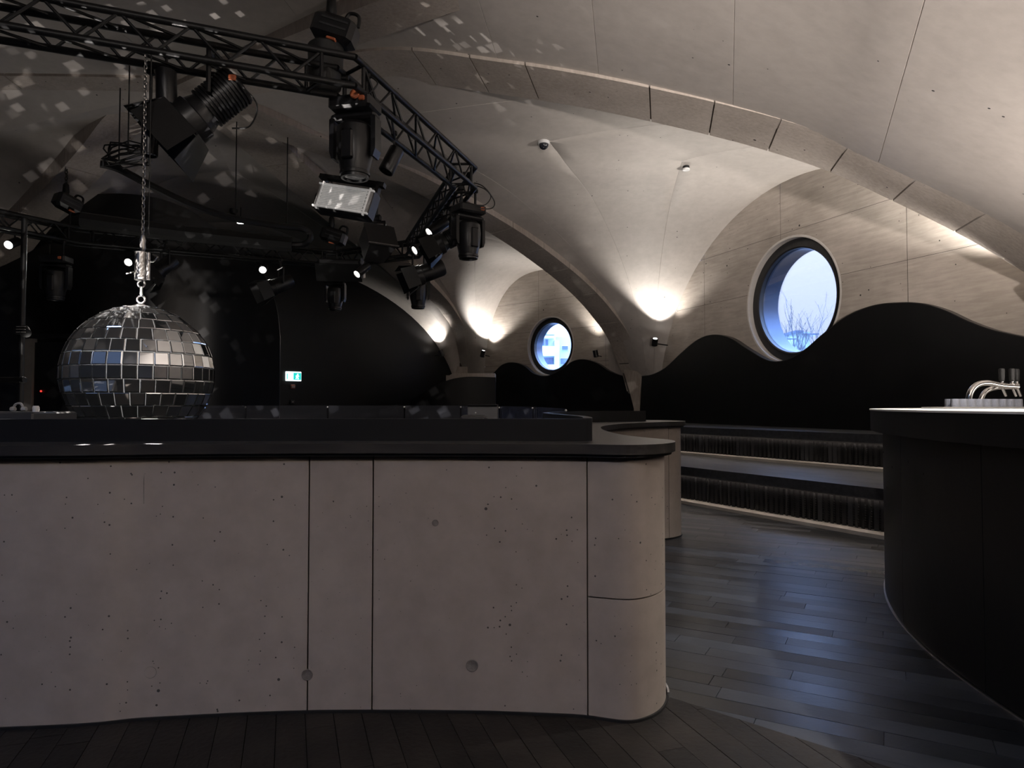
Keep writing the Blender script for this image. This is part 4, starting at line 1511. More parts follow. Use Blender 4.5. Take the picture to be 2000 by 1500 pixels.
# far arm
p = tat(660, 530, 11.9)
fp_ = thing('flat_panel_lamp', p, 'flat black panel lamp with wide shutter at the far truss corner', 'stage light')
zr3 = Matrix.Rotation(R(8), 4, 'Z') @ Matrix.Rotation(R(40), 4, 'X')
MB().box(V(p) + V((0, .1, .13)), (.62, .2, .13), Matrix.Rotation(R(8), 4, 'Z'), bevel=.02).build('housing', M['plasticblack'], fp_)
MB().box(V(p) + V((.03, -.06, -.03)), (.68, .012, .30), zr3).build('shutter', M['metalblack'], fp_)
MB().box(V(p) + V((.38, .0, .05)), (.03, .16, .3), Matrix.Rotation(R(15), 4, 'X')).build('side_arm', M['steel'], fp_)
MB().cyl(V(p) + V((0, .1, .19)), (p.x, p.y + .1, ZT - .12), .02, n=8).build('clamp', M['metalblack'], fp_)
p = tat(655, 540, 12.6)
moving_head(p, R(-5), 'moving head lamp below the flat panel at the far truss corner', .95, up=.3)
p = tat(548, 556, 11.7)
barn_door_lamp(p, (-.72, -.5, -.42), 'barn-door lamp hanging under the middle of the far truss arm', 1.2, fins=False, up=.12)
p = tat(322, 520, 10.9)
barn_door_lamp(p, (-.4, -.5, -.6), 'dim barn-door lamp under the far truss behind the mirror ball chain', 1.1, fins=False, up=.12)
p = tat(110, 500, 10.6)
moving_head(p, R(5), 'moving head lamp under the far left truss arm', 1.05, up=.22)
for (px, py, Y, lb) in ((509, 530, 12.0, 'lit spot facing the bar under the far truss, right of the mirror ball'),
                        (247, 515, 11.2, 'lit spot under the far truss just left of the mirror ball chain'),
                        (12, 481, 10.2, 'lit spot under the far truss at the left edge')):
    p = tat(px, py - 3, Y)
    can_spot(p + V((0, .12, .05)), (.1 if px < 300 else .2, -.85, -.42), lb, r=.07, ln=.26, lit=True, up=.18, power=LW['truss'])

# curved rail looping under the ceiling
rail = thing('curtain_rail', tat(600, 460, 11.0), 'black curved rail looping down and back over the far truss', 'rail')
pts = [tat(196, 320, 9.0), tat(232, 330, 9.1), tat(300, 365, 9.3), tat(380, 402, 9.7), tat(460, 427, 10.2), tat(540, 440, 10.7), tat(588, 446, 11.0), tat(604, 455, 11.1), tat(605, 468, 11.1), tat(590, 478, 11.1), tat(560, 478, 11.0)]
MB().tube(catmull(pts, 8), .045, 8).build('rail_tube', M['metalblack'], rail, smooth=True)
pts = [tat(570, 477, 11.0), tat(420, 462, 10.7), tat(280, 446, 10.4), tat(160, 430, 10.2)]
MB().tube(catmull(pts, 6), .11, 8).build('wrapped_curtain', M['rubber'], rail, smooth=True)
for px, py, Y in ((232, 330, 9.1), (460, 427, 10.2), (560, 443, 10.8)):
    q = tat(px, py, Y)
    MB().cyl(q, (q.x, q.y, 4.9), .008, n=6).build('hanger_rod', M['metalblack'], rail)
# tangle of cable tied to the ceiling
q = tat(250, 302, 8.8)
cb = thing('cable_bundle', q, 'coiled cable bundle tied up beside the left rib', 'cable')
for i in range(9):
    pts = []
    for k in range(9):
        an = 2 * math.pi * k / 9 + i
        pts.append(q + V((.26 * math.cos(an) + random.uniform(-.05, .05), .1 * math.sin(an), .10 * math.sin(an + .5 * i) + random.uniform(-.03, .03))))
    MB().tube(pts, .009, 5, closed=True).build('cable_loop', M['rubber'], cb, smooth=True)
MB().cyl(q, (q.x, q.y, q.z + 1.6), .008, n=6).build('tie', M['rubber'], cb)

# ------------------------------------------------------------------ mirror ball
bc = tat(273, 732, 4.94)
BRAD = .495 * TS
ball = thing('mirror_ball', bc, 'big mirror ball of square tiles hanging behind the counter at the left', 'mirror ball')
MB().sphere(bc, BRAD - .0035, 48, 32).build('ball_core', M['ballcore'], ball, smooth=True)
rows = 17
rear = MB()
view = (V((0, 0, H)) - bc).normalized()
tiles = 0
for r_i in range(rows):
    la0 = -PI2 + math.pi * r_i / rows; la1 = -PI2 + math.pi * (r_i + 1) / rows
    lam = (la0 + la1) / 2
    nt_ = max(3, round(34 * math.cos(lam)))
    hh = BRAD * (la1 - la0) / 2 - .0022
    ww = BRAD * math.cos(lam) * math.pi / nt_ - .0020
    # tile mesh: a bevelled plate, facing +Z locally
    # narrower towards the pole
    wt0 = BRAD * math.cos(la0) * math.pi / nt_ - .0020; wt1 = BRAD * math.cos(la1) * math.pi / nt_ - .0020
    wt0, wt1 = max(wt0, .003), max(wt1, .003)
    b = .004
    vs = [(-wt0, -hh, -.002), (wt0, -hh, -.002), (wt1, hh, -.002), (-wt1, hh, -.002),
          (-wt0, -hh, .002), (wt0, -hh, .002), (wt1, hh, .002), (-wt1, hh, .002),
          (-wt0 + b, -hh + b, .0045), (wt0 - b, -hh + b, .0045), (wt1 - b, hh - b, .0045), (-wt1 + b, hh - b, .0045)]
    if wt1 < b or wt0 < b:
        vs[8:] = [(x * .6, y * .9, .0045) for x, y, z in vs[4:8]]
    fs = [(8, 9, 10, 11)] + [(i, (i + 1) % 4, 4 + (i + 1) % 4, 4 + i) for i in range(4)] + [(4 + i, 4 + (i + 1) % 4, 8 + (i + 1) % 4, 8 + i) for i in range(4)]
    tm = MB(); tm.add(vs, fs)
    me = tm.mesh('mirror_tile', M['mirror'])
    ph = random.random() * 6
    for i in range(nt_):
        lo = 2 * math.pi * i / nt_ + ph
        n_ = V((math.cos(lam) * math.cos(lo), math.cos(lam) * math.sin(lo), math.sin(lam)))
        up_ = V((-math.sin(lam) * math.cos(lo), -math.sin(lam) * math.sin(lo), math.cos(lam)))
        rt = up_.cross(n_)
        mtx = Matrix((rt, up_, n_)).transposed()
        mtx = mtx @ Matrix.Rotation(R(random.uniform(-1.3, 1.3)), 3, 'X') @ Matrix.Rotation(R(random.uniform(-1.3, 1.3)), 3, 'Y')
        cpos = bc + n_ * BRAD * math.cos((la1 - la0) / 2)
        if n_.dot(view) > -.12 and tiles < 296:
            o = bpy.data.objects.new('mirror_tile', me)
            link(o, ball)
            o.matrix_basis = Matrix.Translation(cpos) @ mtx.to_4x4()
            tiles += 1
        else:
            rear.add([cpos + mtx @ V(p) for p in vs], fs)
tag(rear.build('rear_tiles', M['mirror'], ball), kind='stuff')
print('tiles', tiles)
top = bc + V((0, 0, BRAD))
MB().lathe([(-.01, .05), (.004, .05), (.012, .03), (.02, .012)], top, (0, 0, 1), 16).build('top_cap', M['steel'], ball, smooth=True)
def ringm(c, r, t, ax):
    pts = []
    u = V(ax).orthogonal().normalized(); v_ = V(ax).normalized().cross(u)
    for k in range(14):
        an = 2 * math.pi * k / 14
        pts.append(V(c) + u * r * math.cos(an) + v_ * r * math.sin(an))
    return MB().tube(pts, t, 6, closed=True)
z0 = top.z
ringm((top.x, top.y, z0 + .045), .024, .006, (0, 1, 0)).build('eye_ring', M['steel'], ball, smooth=True)
MB().cyl((top.x, top.y, z0 + .065), (top.x, top.y, z0 + .125), .009, n=8).build('swivel', M['steel'], ball, smooth=True)
ringm((top.x, top.y, z0 + .145), .022, .006, (0, 1, 0)).build('eye_ring', M['steel'], ball, smooth=True)
mt = MB(); mt.lathe([(0, .022), (.004, .034), (.18, .034), (.184, .022)], (top.x - .006, top.y, z0 + .165), (0, 0, 1), 16)
mt.build('rotation_motor', M['steel'], ball, smooth=True)
MB().lathe([(0, .012), (.17, .012)], (top.x + .042, top.y, z0 + .17), (0, 0, 1), 10).build('tension_rod', M['steel'], ball, smooth=True)
MB().tube(catmull([(top.x + .03, top.y, z0 + .30), (top.x + .08, top.y - .02, z0 + .28), (top.x + .11, top.y - .02, z0 + .31), (top.x + .07, top.y, z0 + .33)], 6), .005, 6).build('safety_cable', M['steel'], ball, smooth=True)
MB().tube([(top.x - .035, top.y, z0 + .225), (top.x - .085, top.y - .02, z0 + .205)], .005, 6).build('set_screw', M['steel'], ball)
MB().lathe([(0, .012), (.02, .02), (.05, .016), (.07, .02), (.1, .012)], (top.x + .004, top.y, z0 + .35), (0, 0, 1), 12).build('shackle', M['steel'], ball, smooth=True)
ch = MB(); chain(ch, (top.x + .004, top.y, z0 + .45), (top.x + .004, top.y, ZT - .12), link_l=.034, w=.009, r=.0055)
tag(ch.build('suspension_chain', M['steel'], ball), kind='stuff')
MB().cyl((top.x + .04, top.y, z0 + .45), (top.x + .04, top.y, ZT - .12), .004, n=6).build('power_cable', M['rubber'], ball)

# the patches of light that the turning ball throws: a lamp whose output varies with direction, like the facets
FADE = (.45, .70)
dl = bpy.data.lights.new('mirror_ball_reflections', 'POINT')
dl.energy = LW['disco']; dl.color = (1, .93, .88); dl.shadow_soft_size = .004
dl.use_nodes = True
ln_ = dl.node_tree
em = ln_.nodes['Emission']
g_ = ln_.nodes.new('ShaderNodeTexCoord')
mp = ln_.nodes.new('ShaderNodeMapping'); mp.inputs['Rotation'].default_value = (.95, .25, .45)
ln_.links.new(g_.outputs['Normal'], mp.inputs[0])
def vor(scale, keep, r0, r1):
    vo = ln_.nodes.new('ShaderNodeTexVoronoi'); vo.distance = 'CHEBYCHEV'; vo.inputs['Scale'].default_value = scale
    ln_.links.new(mp.outputs[0], vo.inputs['Vector'])
    mr = ln_.nodes.new('ShaderNodeMapRange'); mr.inputs['From Min'].default_value = r0; mr.inputs['From Max'].default_value = r1
    mr.inputs['To Min'].default_value = 1; mr.inputs['To Max'].default_value = 0
    ln_.links.new(vo.outputs['Distance'], mr.inputs['Value'])
    sp = ln_.nodes.new('ShaderNodeSeparateColor'); ln_.links.new(vo.outputs['Color'], sp.inputs[0])
    gt = ln_.nodes.new('ShaderNodeMath'); gt.operation = 'GREATER_THAN'; gt.inputs[1].default_value = keep
    ln_.links.new(sp.outputs[0], gt.inputs[0])
    br_ = ln_.nodes.new('ShaderNodeMath'); br_.operation = 'MULTIPLY_ADD'; br_.inputs[1].default_value = .7; br_.inputs[2].default_value = .3
    ln_.links.new(sp.outputs[1], br_.inputs[0])
    m1 = ln_.nodes.new('ShaderNodeMath'); m1.operation = 'MULTIPLY'
    ln_.links.new(gt.outputs[0], m1.inputs[0]); ln_.links.new(mr.outputs[0], m1.inputs[1])
    m2 = ln_.nodes.new('ShaderNodeMath'); m2.operation = 'MULTIPLY'
    ln_.links.new(m1.outputs[0], m2.inputs[0]); ln_.links.new(br_.outputs[0], m2.inputs[1])
    return m2.outputs[0]
s1_ = vor(17, .40, .19, .25); s2_ = vor(27, .42, .18, .27)
ad = ln_.nodes.new('ShaderNodeMath'); ad.operation = 'ADD'
ln_.links.new(s1_, ad.inputs[0]); ln_.links.new(s2_, ad.inputs[1])
sxn = ln_.nodes.new('ShaderNodeSeparateXYZ'); ln_.links.new(g_.outputs['Normal'], sxn.inputs[0])
fade = ln_.nodes.new('ShaderNodeMapRange'); fade.inputs['From Min'].default_value = FADE[0]; fade.inputs['From Max'].default_value = FADE[1]
fade.inputs['To Min'].default_value = 1.0; fade.inputs['To Max'].default_value = .10
ln_.links.new(sxn.outputs['X'], fade.inputs['Value'])
mf = ln_.nodes.new('ShaderNodeMath'); mf.operation = 'MULTIPLY'
ln_.links.new(ad.outputs[0], mf.inputs[0]); ln_.links.new(fade.outputs[0], mf.inputs[1])
ln_.links.new(mf.outputs[0], em.inputs['Strength'])
dlo = bpy.data.objects.new('mirror_ball_reflections', dl); COL.objects.link(dlo)
dlo.location = (top.x - .02, top.y - .16, z0 + .1)
dlo.parent = ball; dlo.matrix_parent_inverse = root_inv(ball)

# ------------------------------------------------------------------ uplights at the piers
def uplight(p, aim, label, power, r=.05, ln=.15, wall_pt=None, angle=96, name='wall_uplight'):
    p = V(p); a = V(aim).normalized()
    root = thing(name, p, label, 'spotlight')
    MB().lathe([(-ln / 2, r * .8), (-ln / 2 + .01, r), (ln / 2, r), (ln / 2, r * .86), (ln / 2 - .006, r * .84)], p, a, 18).build('lamp_body', M['plasticblack'], root, smooth=True)
    MB().lathe([(ln / 2 - .008, r * .85), (ln / 2 - .004, r * .5), (ln / 2 - .003, r * .1)], p, a, 16).build('lens', M['lensw'], root, smooth=True)
    if wall_pt is not None:
        MB().tube([p - a * .03, wall_pt], .012, 6).build('wall_bracket', M['metalblack'], root)
    add_light('uplight_beam', 'SPOT', p + a * (ln / 2 + .02), power, WARM, aim=a, parent=root, spot_size=R(angle), spot_blend=.55, shadow_soft_size=.05)
    return root
s_, z_ = aw1.sz(1279, 668, -.33)
p = aw1.at(s_, z_, -.33)
uplight(p, (.02, -.47, .9), 'black uplight at the foot of the arch between the two round windows', LW['pier'], r=.06, ln=.16, wall_pt=aw1.at(s_ - .05, z_ - .05, 0.0), angle=92)
s_, z_ = aw2.sz(943, 691, -.25)
p = aw2.at(s_, z_, -.25)
uplight(p, (.25, -.2, 1), 'black uplight left of the small round window', LW['pier_small'] * 1.2, r=.06, ln=.18, wall_pt=aw2.at(s_, z_ - .05, 0))
# right end of the small window's bay, hidden by the arch
q = aw2.at(.95, 2.35, -.22)
uplight(q, (-.2, -.1, 1), 'black uplight between the small round window and the arch to its right', LW['pier_small'] * 1.0, r=.06, ln=.16, wall_pt=aw2.at(.95, 2.3, 0))
s_, z_ = aw3.sz(862, 690, -.3)
q = aw3.at(s_, z_, -.3)
uplight(q, (-.35, -.1, 1), 'black uplight at the right foot of the far black arch', LW['pier_far'], r=.06, ln=.18, wall_pt=aw3.at(s_, z_ - .05, 0))
# right end of the big window's bay, just outside the frame
s_, z_ = aw1.sz(2030, 566, -.4)
q = aw1.at(s_, z_, -.4)
print('P0 lamp', s_, z_, q)
uplight(q, (-.30, .37, .9), 'black uplight on the concrete wall at the right end of the large window bay', LW['pier_right'], r=.06, ln=.16, wall_pt=aw1.at(s_, z_ - .05, 0), angle=96)

# ------------------------------------------------------------------ small things on vaults and walls
def vault_hit(px, py, default):
    """distance of the vault along a sight line is found after the depsgraph is built"""
    dg = bpy.context.evaluated_depsgraph_get()
    r = ray(px, py).normalized()
    o = V((0, 0, H)); t = .5
    for _ in range(20):
        hit, loc, nrm, idx, ob, mx = SC.ray_cast(dg, o, r)
        if not hit: break
        q = ob
        while q.parent is not None: q = q.parent
        if q.name in ('ceiling', 'wall_right', 'wall_back', 'wall_back_right', 'wall_left', 'black_screen_wall'):
            if nrm.dot(r) > 0: nrm = -nrm
            return loc, nrm
        o = loc + r * .01
    return default, V((0, 0, -1))

# black curved screen in the far left, with a domed top
bpy.context.view_layer.update()
hit, _n = vault_hit(217, 384, at(217, 384, 11))
print('screen apex at', hit)
YS = min(max(hit.y - .15, 9.6), 12.6)
scr = thing('black_screen_wall', at(330, 790, YS), 'curved black screen wall with domed top at the far left', 'screen wall')
prof_px = [(-250, 560), (-150, 460), (-40, 425), (60, 412), (110, 398), (140, 387), (180, 380), (217, 378), (255, 379), (300, 385), (340, 397), (375, 413), (413, 440), (450, 465), (490, 502), (520, 545), (540, 600), (547, 660)]
tops = catmull([V((a, b, 0)) for a, b in prof_px], 4)
A, B, C, D = [], [], [], []
for p_ in tops:
    # plan: gentle folds like a hung sheet
    yy = YS + .18 * math.sin((p_.x + 40) / 62.0) + .0006 * abs(p_.x - 200)
    q = at(p_.x, p_.y, yy)
    A.append(V((q.x, q.y, 0))); B.append(q); C.append(q + V((0, .025, 0))); D.append(V((q.x, q.y + .025, 0)))
MB().strip(A, B, C, D).build('screen_body', M['screenblack'], scr, smooth=True)
# doorway in it
dj = thing('door_1', at(85, 760, YS - .45), 'dark doorway with a pale lit jamb at the far left', None, kind='structure')
yd = YS - .45
a_, b_ = at(45, 655, yd), at(64, 655, yd)
MB().prism([(a_.x, yd, 0), (b_.x, yd, 0), (b_.x, yd, a_.z), (a_.x, yd, a_.z)], (0, .1, 0)).build('door_jamb', M['jamb'], dj)
a_, b_ = at(64, 655, yd), at(150, 655, yd)
MB().prism([(a_.x, yd + .05, 0), (b_.x, yd + .05, 0), (b_.x, yd + .05, a_.z - .1), (a_.x, yd + .05, a_.z - .1)], (0, .05, 0)).build('door_leaf', M['black'], dj)
MB().box(at(105, 657, yd), (.82, .12, .06)).build('door_head', M['black'], dj)
for px in (80, 122):
    q = at(px, 764, yd + .03)
    MB().sphere(q, .014, 8, 5).build('indicator', M['redled'], dj)

# exit sign and the devices under it
def wall_dev(px, py, depth=-.03): 
    s, z = aw3.sz(px, py, depth)
    return aw3.at(s, z, depth)
o3 = V((aw3.out[0], aw3.out[1], 0)); d3 = V((aw3.dir[0], aw3.dir[1], 0))
rz3 = Matrix.Rotation(math.atan2(d3.y, d3.x) + math.pi, 4, 'Z')
pc = wall_dev(573, 735, -.06)
sc_ = pc.y / F
ex = thing('exit_sign', pc, 'lit green and white emergency exit sign on the far black wall', 'exit sign')
W_, H_ = 31 * sc_, 18.5 * sc_
MB().box(pc, (W_, .05, H_), rz3, bevel=.008).build('housing', M['white_sign'], ex)
def onsign(x, z, w_, h_, m, nm, proud=.03):
    MB().box(pc + rz3.to_3x3() @ V((x * W_, -proud, z * H_)), (w_ * W_, .006, h_ * H_), rz3).build(nm, m, ex)
# running figure by a doorway: green ground right with white figure, white ground left with arrow-like green bars
onsign(.22, 0, .50, .74, M['green'], 'green_field')
onsign(-.43, -.02, .05, .6, M['green'], 'green_bar')
fg = MB()
def fgp(x, z): return pc + rz3.to_3x3() @ V((x * W_, -.036, z * H_))
fg.cyl(fgp(.24, .2), fgp(.24, .2) + rz3.to_3x3() @ V((0, -.004, 0)), .05 * W_, n=12)
for a, b in (((.22, .12), (.2, -.08)), ((.2, -.08), (.28, -.2)), ((.28, -.2), (.26, -.3)), ((.2, -.08), (.12, -.26)), ((.22, .1), (.32, 0)), ((.22, .08), (.12, .0))):
    fg.tube([fgp(*a), fgp(*b)], .035 * W_, 6)
fg.build('running_figure', M['white_sign'], ex)
pc2 = wall_dev(572, 755.5, -.03)
cp = thing('call_point', pc2, 'small red fire call point below the exit sign', 'call point')
MB().box(pc2, (.10, .05, .10), rz3, bevel=.01).build('housing', M['red'], cp)
MB().box(pc2 - o3 * .028, (.07, .006, .03), rz3).build('press_plate', M['camw'], cp)
pc3 = wall_dev(571, 785, -.03)
sk_ = thing('wall_socket', pc3, 'small black wall socket below the red call point', 'socket')
MB().box(pc3, (.10, .04, .09), rz3, bevel=.008).build('cover_plate', M['plasticblack'], sk_)
MB().box(pc3 - o3 * .022, (.035, .006, .02), rz3).build('switch', M['gridback'], sk_)

def dome_cam(px, py, label, r, white=True):
    loc, n = vault_hit(px, py, at(px, py, 9))
    root = thing('dome_camera', loc, label, 'security camera')
    MB().lathe([(-.02, r), (.03, r), (.045, r * .9)], loc, n, 20).build('base_ring', M['camw'] if white else M['plasticblack'], root, smooth=True)
    MB().sphere(loc + n * .045, r * .82, 16, 10).build('dome', M['lensoff'], root, smooth=True)
    return root
dome_cam(1062, 277, 'white dome camera with dark eye on the vault between two arches', .085)
loc, n = vault_hit(1340, 325, at(1340, 325, 9))
sd = thing('smoke_detector', loc, 'small round detector on the vault above the large window', 'detector')
MB().lathe([(-.02, .05), (.035, .05), (.04, .045)], loc, n, 18).build('dark_base', M['plasticblack'], sd, smooth=True)
MB().lathe([(.04, .055), (.06, .055), (.066, .04), (.067, .01)], loc, n, 18).build('white_cap', M['camw'], sd, smooth=True)
loc, n = vault_hit(456, 409, at(456, 409, 10))
dt = thing('ceiling_sensor', loc, 'small black sensor on the vault above the curved rail', 'detector')
MB().lathe([(-.02, .07), (.05, .07), (.09, .045), (.095, .01)], loc, n, 16).build('sensor_body', M['plasticblack'], dt, smooth=True)
MB().lathe([(.09, .03), (.10, .02)], loc, n, 12).build('sensor_eye', M['lensoff'], dt, smooth=True)
p = at(470, 436, 10.6)
dsp = thing('downlight', p, 'small lit downlight just below the curved rail', 'spotlight')
MB().lathe([(0, .06), (.06, .06), (.07, .04)], p, (0, 0, 1), 16).build('lamp_body', M['plasticblack'], dsp, smooth=True)
MB().lathe([(-.004, .05), (.002, .052)], p, (.1, -.35, 1), 16).build('lens', M['lensw'], dsp)
MB().cyl(p + V((0, 0, .05)), (p.x, p.y, p.z + .25), .008, n=6).build('stem', M['metalblack'], dsp)

# ------------------------------------------------------------------ curved parapet by the far arch foot
YP = 15.6
par = thing('stair_parapet', at(900, 790, YP), 'black curved stair parapet with a concrete cap beside the far arch foot', 'parapet')
prof_px = [(740, 800), (790, 786), (820, 771), (850, 753), (880, 741), (910, 736), (940, 736), (968, 737)]
tops = catmull([V((a, b, 0)) for a, b in prof_px], 6)
A, B, C, D = [], [], [], []
for p_ in tops:
    t = (p_.x - 740) / 228
    yy = YP + .9 * (t - .55) ** 2 * 1.5
    q = at(p_.x, p_.y, yy)
    A.append(V((q.x, q.y, 0))); B.append(q); C.append(q + V((0, .25, 0))); D.append(V((q.x, q.y + .25, 0)))
MB().strip(A, B, C, D).build('parapet_body', M['black'], par, smooth=True)
A, B, C, D = [], [], [], []
for i in range(15):
    px = 871 + 96 * i / 14
    t = (px - 740) / 228
    yy = YP + .9 * (t - .55) ** 2 * 1.5 + .27
    lo, hi = at(px, 744, yy), at(px, 729 if i > 1 else 733 - 0 * i, yy)
    A.append(lo); B.append(hi); C.append(hi + V((0, .9, 0))); D.append(lo + V((0, .9, 0)))
MB().strip(A, B, C, D).build('concrete_cap', M['rib'], par, smooth=True)

# ------------------------------------------------------------------ glass balustrade round the dance floor
bal = thing('glass_balustrade', at(600, 800, 8.8), 'low frameless glass balustrade behind the counter', 'balustrade')
path = [at(px, 792 + dy, Y) for px, dy, Y in ((150, 0, 7.4), (330, 0, 7.9), (480, 0, 8.3), (640, 0, 8.6), (790, 0, 8.8), (900, 0, 8.8), (975, 1, 8.4), (1040, 2, 7.9), (1105, 6, 7.2))]
for i in range(len(path) - 1):
    a, b = path[i], path[i + 1]
    d = (b - a).normalized(); a = a + d * .01; b = b - d * .01
    nn = V((-d.y, d.x, 0)).normalized() * .012
    MB().prism([(a.x, a.y, .15), (b.x, b.y, .15), (b.x, b.y, b.z), (a.x, a.y, a.z)], nn).build('glass_panel', M['balglass'], bal)
    mid = a.lerp(b, .5)
for p_ in path:
    MB().lathe([(0, .012), (.012, .012), (.014, .006)], (p_.x, p_.y - .01, p_.z - .02), (0, -1, 0), 10).build('clamp_stud', M['steel'], bal, smooth=True)
sh = MB()
for i in range(len(path) - 1):
    a, b = path[i], path[i + 1]
    sh.prism([(a.x, a.y - .05, 0), (b.x, b.y - .05, 0), (b.x, b.y - .05, .18), (a.x, a.y - .05, .18)], (0, .1, 0))
sh.build('floor_shoe', M['metalblack'], bal)

# ------------------------------------------------------------------ things behind the counter
cab = thing('back_counter', (-.3, 4.3, 0), 'low black service cabinet behind the counter upstand', 'cabinet')
MB().box((-.42, 4.25, .5), (.9, .6, 1.0), bevel=.01).build('cabinet_body', M['black'], cab)
MB().box((-.42, 4.25, 1.02), (.94, .64, .04), bevel=.008).build('cabinet_top', M['worktop'], cab)
for x in (-.65, -.19): MB().box((x, 3.94, .5), (.43, .02, .9), bevel=.006).build('cabinet_door', M['metalblack'], cab)
q = at(943, 797, 4.2)
lap = thing('sound_console', (q.x, q.y, 1.04), 'small black control console standing behind the counter', 'console')
a_, b_ = at(913, 790, 4.3), at(973, 804, 4.3)
MB().box(((a_.x + b_.x) / 2, 4.3, (a_.z + 1.1) / 2 + .0), (b_.x - a_.x, .03, a_.z - 1.1), Matrix.Rotation(R(-6), 4, 'X'), bevel=.006).build('screen', M['darkbox'], lap)
MB().box(((a_.x + b_.x) / 2, 4.28, a_.z - .002), (b_.x - a_.x, .035, .004)).build('screen_edge', M['plasticblack'], lap)
a_, b_ = at(900, 806, 4.05), at(950, 812, 4.05)
MB().box(((a_.x + b_.x) / 2, 4.12, 1.09), (b_.x - a_.x, .22, .10), bevel=.012).build('control_surface', M['darkbox'], lap)
MB().box(((913 + 973 - 2000) / 2 / F * 4.3, 4.28, 1.07), (.1, .12, .06)).build('foot', M['darkbox'], lap)
MB().sphere(at(929, 806, 3.99), .004, 8, 5).build('indicator', M['camw'], lap)

rack = thing('service_table', (-2.9, 3.45, 0), 'black service table at the left edge behind the counter', 'table')
MB().box((-2.95, 3.45, .545), (1.2, .44, 1.09), bevel=.01).build('table_body', M['black'], rack)
dj_ = thing('dj_mixer', (-2.7, 3.45, 1.09), 'black mixer box at the left edge behind the counter', 'mixer')
a_, b_ = at(0, 803, 3.4), at(97, 815, 3.4)
MB().box((b_.x - .26, 3.45, 1.128), (.52, .34, .076), bevel=.008).build('mixer_body', M['darkbox'], dj_)
MB().lathe([(0, .014), (.02, .016), (.03, .012)], (at(70, 800, 3.4).x, 3.4, 1.166), (0, 0, 1), 10).build('knob', M['camw'], dj_, smooth=True)
hp = thing('headphones', (at(35, 797, 3.4).x, 3.4, 1.166), 'small grey headphones lying on the mixer box', 'headphones')
hx = at(35, 797, 3.4).x
MB().tube(catmull([(hx - .025, 3.4, 1.175), (hx - .012, 3.4, 1.203), (hx + .015, 3.4, 1.206), (hx + .03, 3.4, 1.178)], 6), .006, 6).build('headband', M['gridback'], hp, smooth=True)
for dx in (-.025, .03): MB().lathe([(-.01, .010), (.0, .013), (.012, .010)], (hx + dx, 3.4, 1.18), (1, 0, 0), 10).build('ear_cup', M['gridback'], hp, smooth=True)

# lamp tower at the far left
tw = thing('lamp_tower', (at(40, 780, 7.6).x, 7.6, 0), 'slim black lamp tower with clamps at the far left behind the mirror ball', 'stand')
tx = at(40, 780, 7.6).x
MB().cyl((tx, 7.6, .02), (tx, 7.6, 3.3), .03, n=12).build('pole', M['metalblack'], tw, smooth=True)
MB().lathe([(0, .3), (.02, .3), (.03, .05)], (tx, 7.6, 0), (0, 0, 1), 20).build('base_plate', M['metalblack'], tw, smooth=True)
z_ = at(40, 742, 7.6).z
MB().cyl((tx - .6, 7.55, z_), (tx + .07, 7.55, z_), .03, n=10).build('cross_bar', M['metalblack'], tw, smooth=True)
for py in (648, 742):
    z_ = at(45, py, 7.6).z
    MB().box((tx, 7.58, z_), (.11, .11, .07), bevel=.015).build('clamp', M['metalblack'], tw)
z_ = at(50, 648, 7.6).z
hd = MB().lathe([(-.06, .03), (-.05, .05), (.05, .055), (.055, .045)], (tx + .07, 7.55, z_), (.5, -.5, -.4), 14).build('small_lamp', M['plasticblack'], tw, smooth=True)
vs_ = MB()
for i in range(3): vs_.box((tx + .07, 7.485, z_ + .045 - .03 * i), (.1, .01, .008))
vs_.build('lamp_fins', M['gridback'], tw)

# ------------------------------------------------------------------ outside the windows
M['facade'] = mat('pale_facade', (.62, .66, .72), .8); noise_col(M['facade'], (.56, .60, .66), (.68, .72, .78), .6)
M['facade2'] = mat('green_grey_facade', (.45, .55, .56), .8); noise_col(M['facade2'], (.4, .5, .51), (.5, .6, .61), .6)
M['dkglass'] = mat('dark_window_glass', (.12, .16, .26), .15); noise_col(M['dkglass'], (.09, .12, .2), (.15, .2, .3), 2)
M['parapet'] = mat('white_balcony_parapet', (.78, .80, .84), .7); noise_col(M['parapet'], (.72, .74, .78), (.84, .86, .9), .7)
M['bark'] = mat('grey_bark', (.16, .17, .20), .9); noise_col(M['bark'], (.12, .13, .15), (.2, .21, .24), 8, bump=.2)
M['ground'] = mat('grey_paving_outside', (.3, .31, .33), .9); noise_col(M['ground'], (.26, .27, .29), (.34, .35, .37), .5)
grd = MB().box((30, 70, -.2), (160, 120, .1)).build('ground', M['ground']); tag(grd, 'grey ground outside the windows', None, kind='structure')
YB = 80.0
def bx(px0, py0, px1, py1, Y, dep, m, nm, par):
    a, b = at(px0, py0, Y), at(px1, py1, Y)
    return MB().prism([(a.x, Y, b.z), (b.x, Y, b.z), (b.x, Y, a.z), (a.x, Y, a.z)], (0, dep, 0)).build(nm, m, par)
bld = thing('apartment_building', (at(1070, 790, YB).x, YB, 0), 'pale apartment building with balconies seen through the small round window', 'building')
bx(985, 625, 1086, 816, YB, 8, M['facade'], 'wall', bld)
bx(1086, 658, 1175, 816, YB + 1, 8, M['facade2'], 'wall', bld)
bx(985, 676, 1083, 695, YB - 1.2, 1.2, M['parapet'], 'balcony_parapet', bld)
bx(985, 655, 1083, 660, YB - 1.2, 1.2, M['parapet'], 'balcony_parapet', bld)
bx(985, 653.5, 1083, 655, YB - 1.25, 1.25, M['dkglass'], 'balcony_rail', bld)
bx(985, 712, 1083, 726, YB - 1.2, 1.2, M['parapet'], 'balcony_parapet', bld)
bx(1083, 664, 1093, 800, YB - 1.5, 1.5, M['facade2'], 'stair_column', bld)
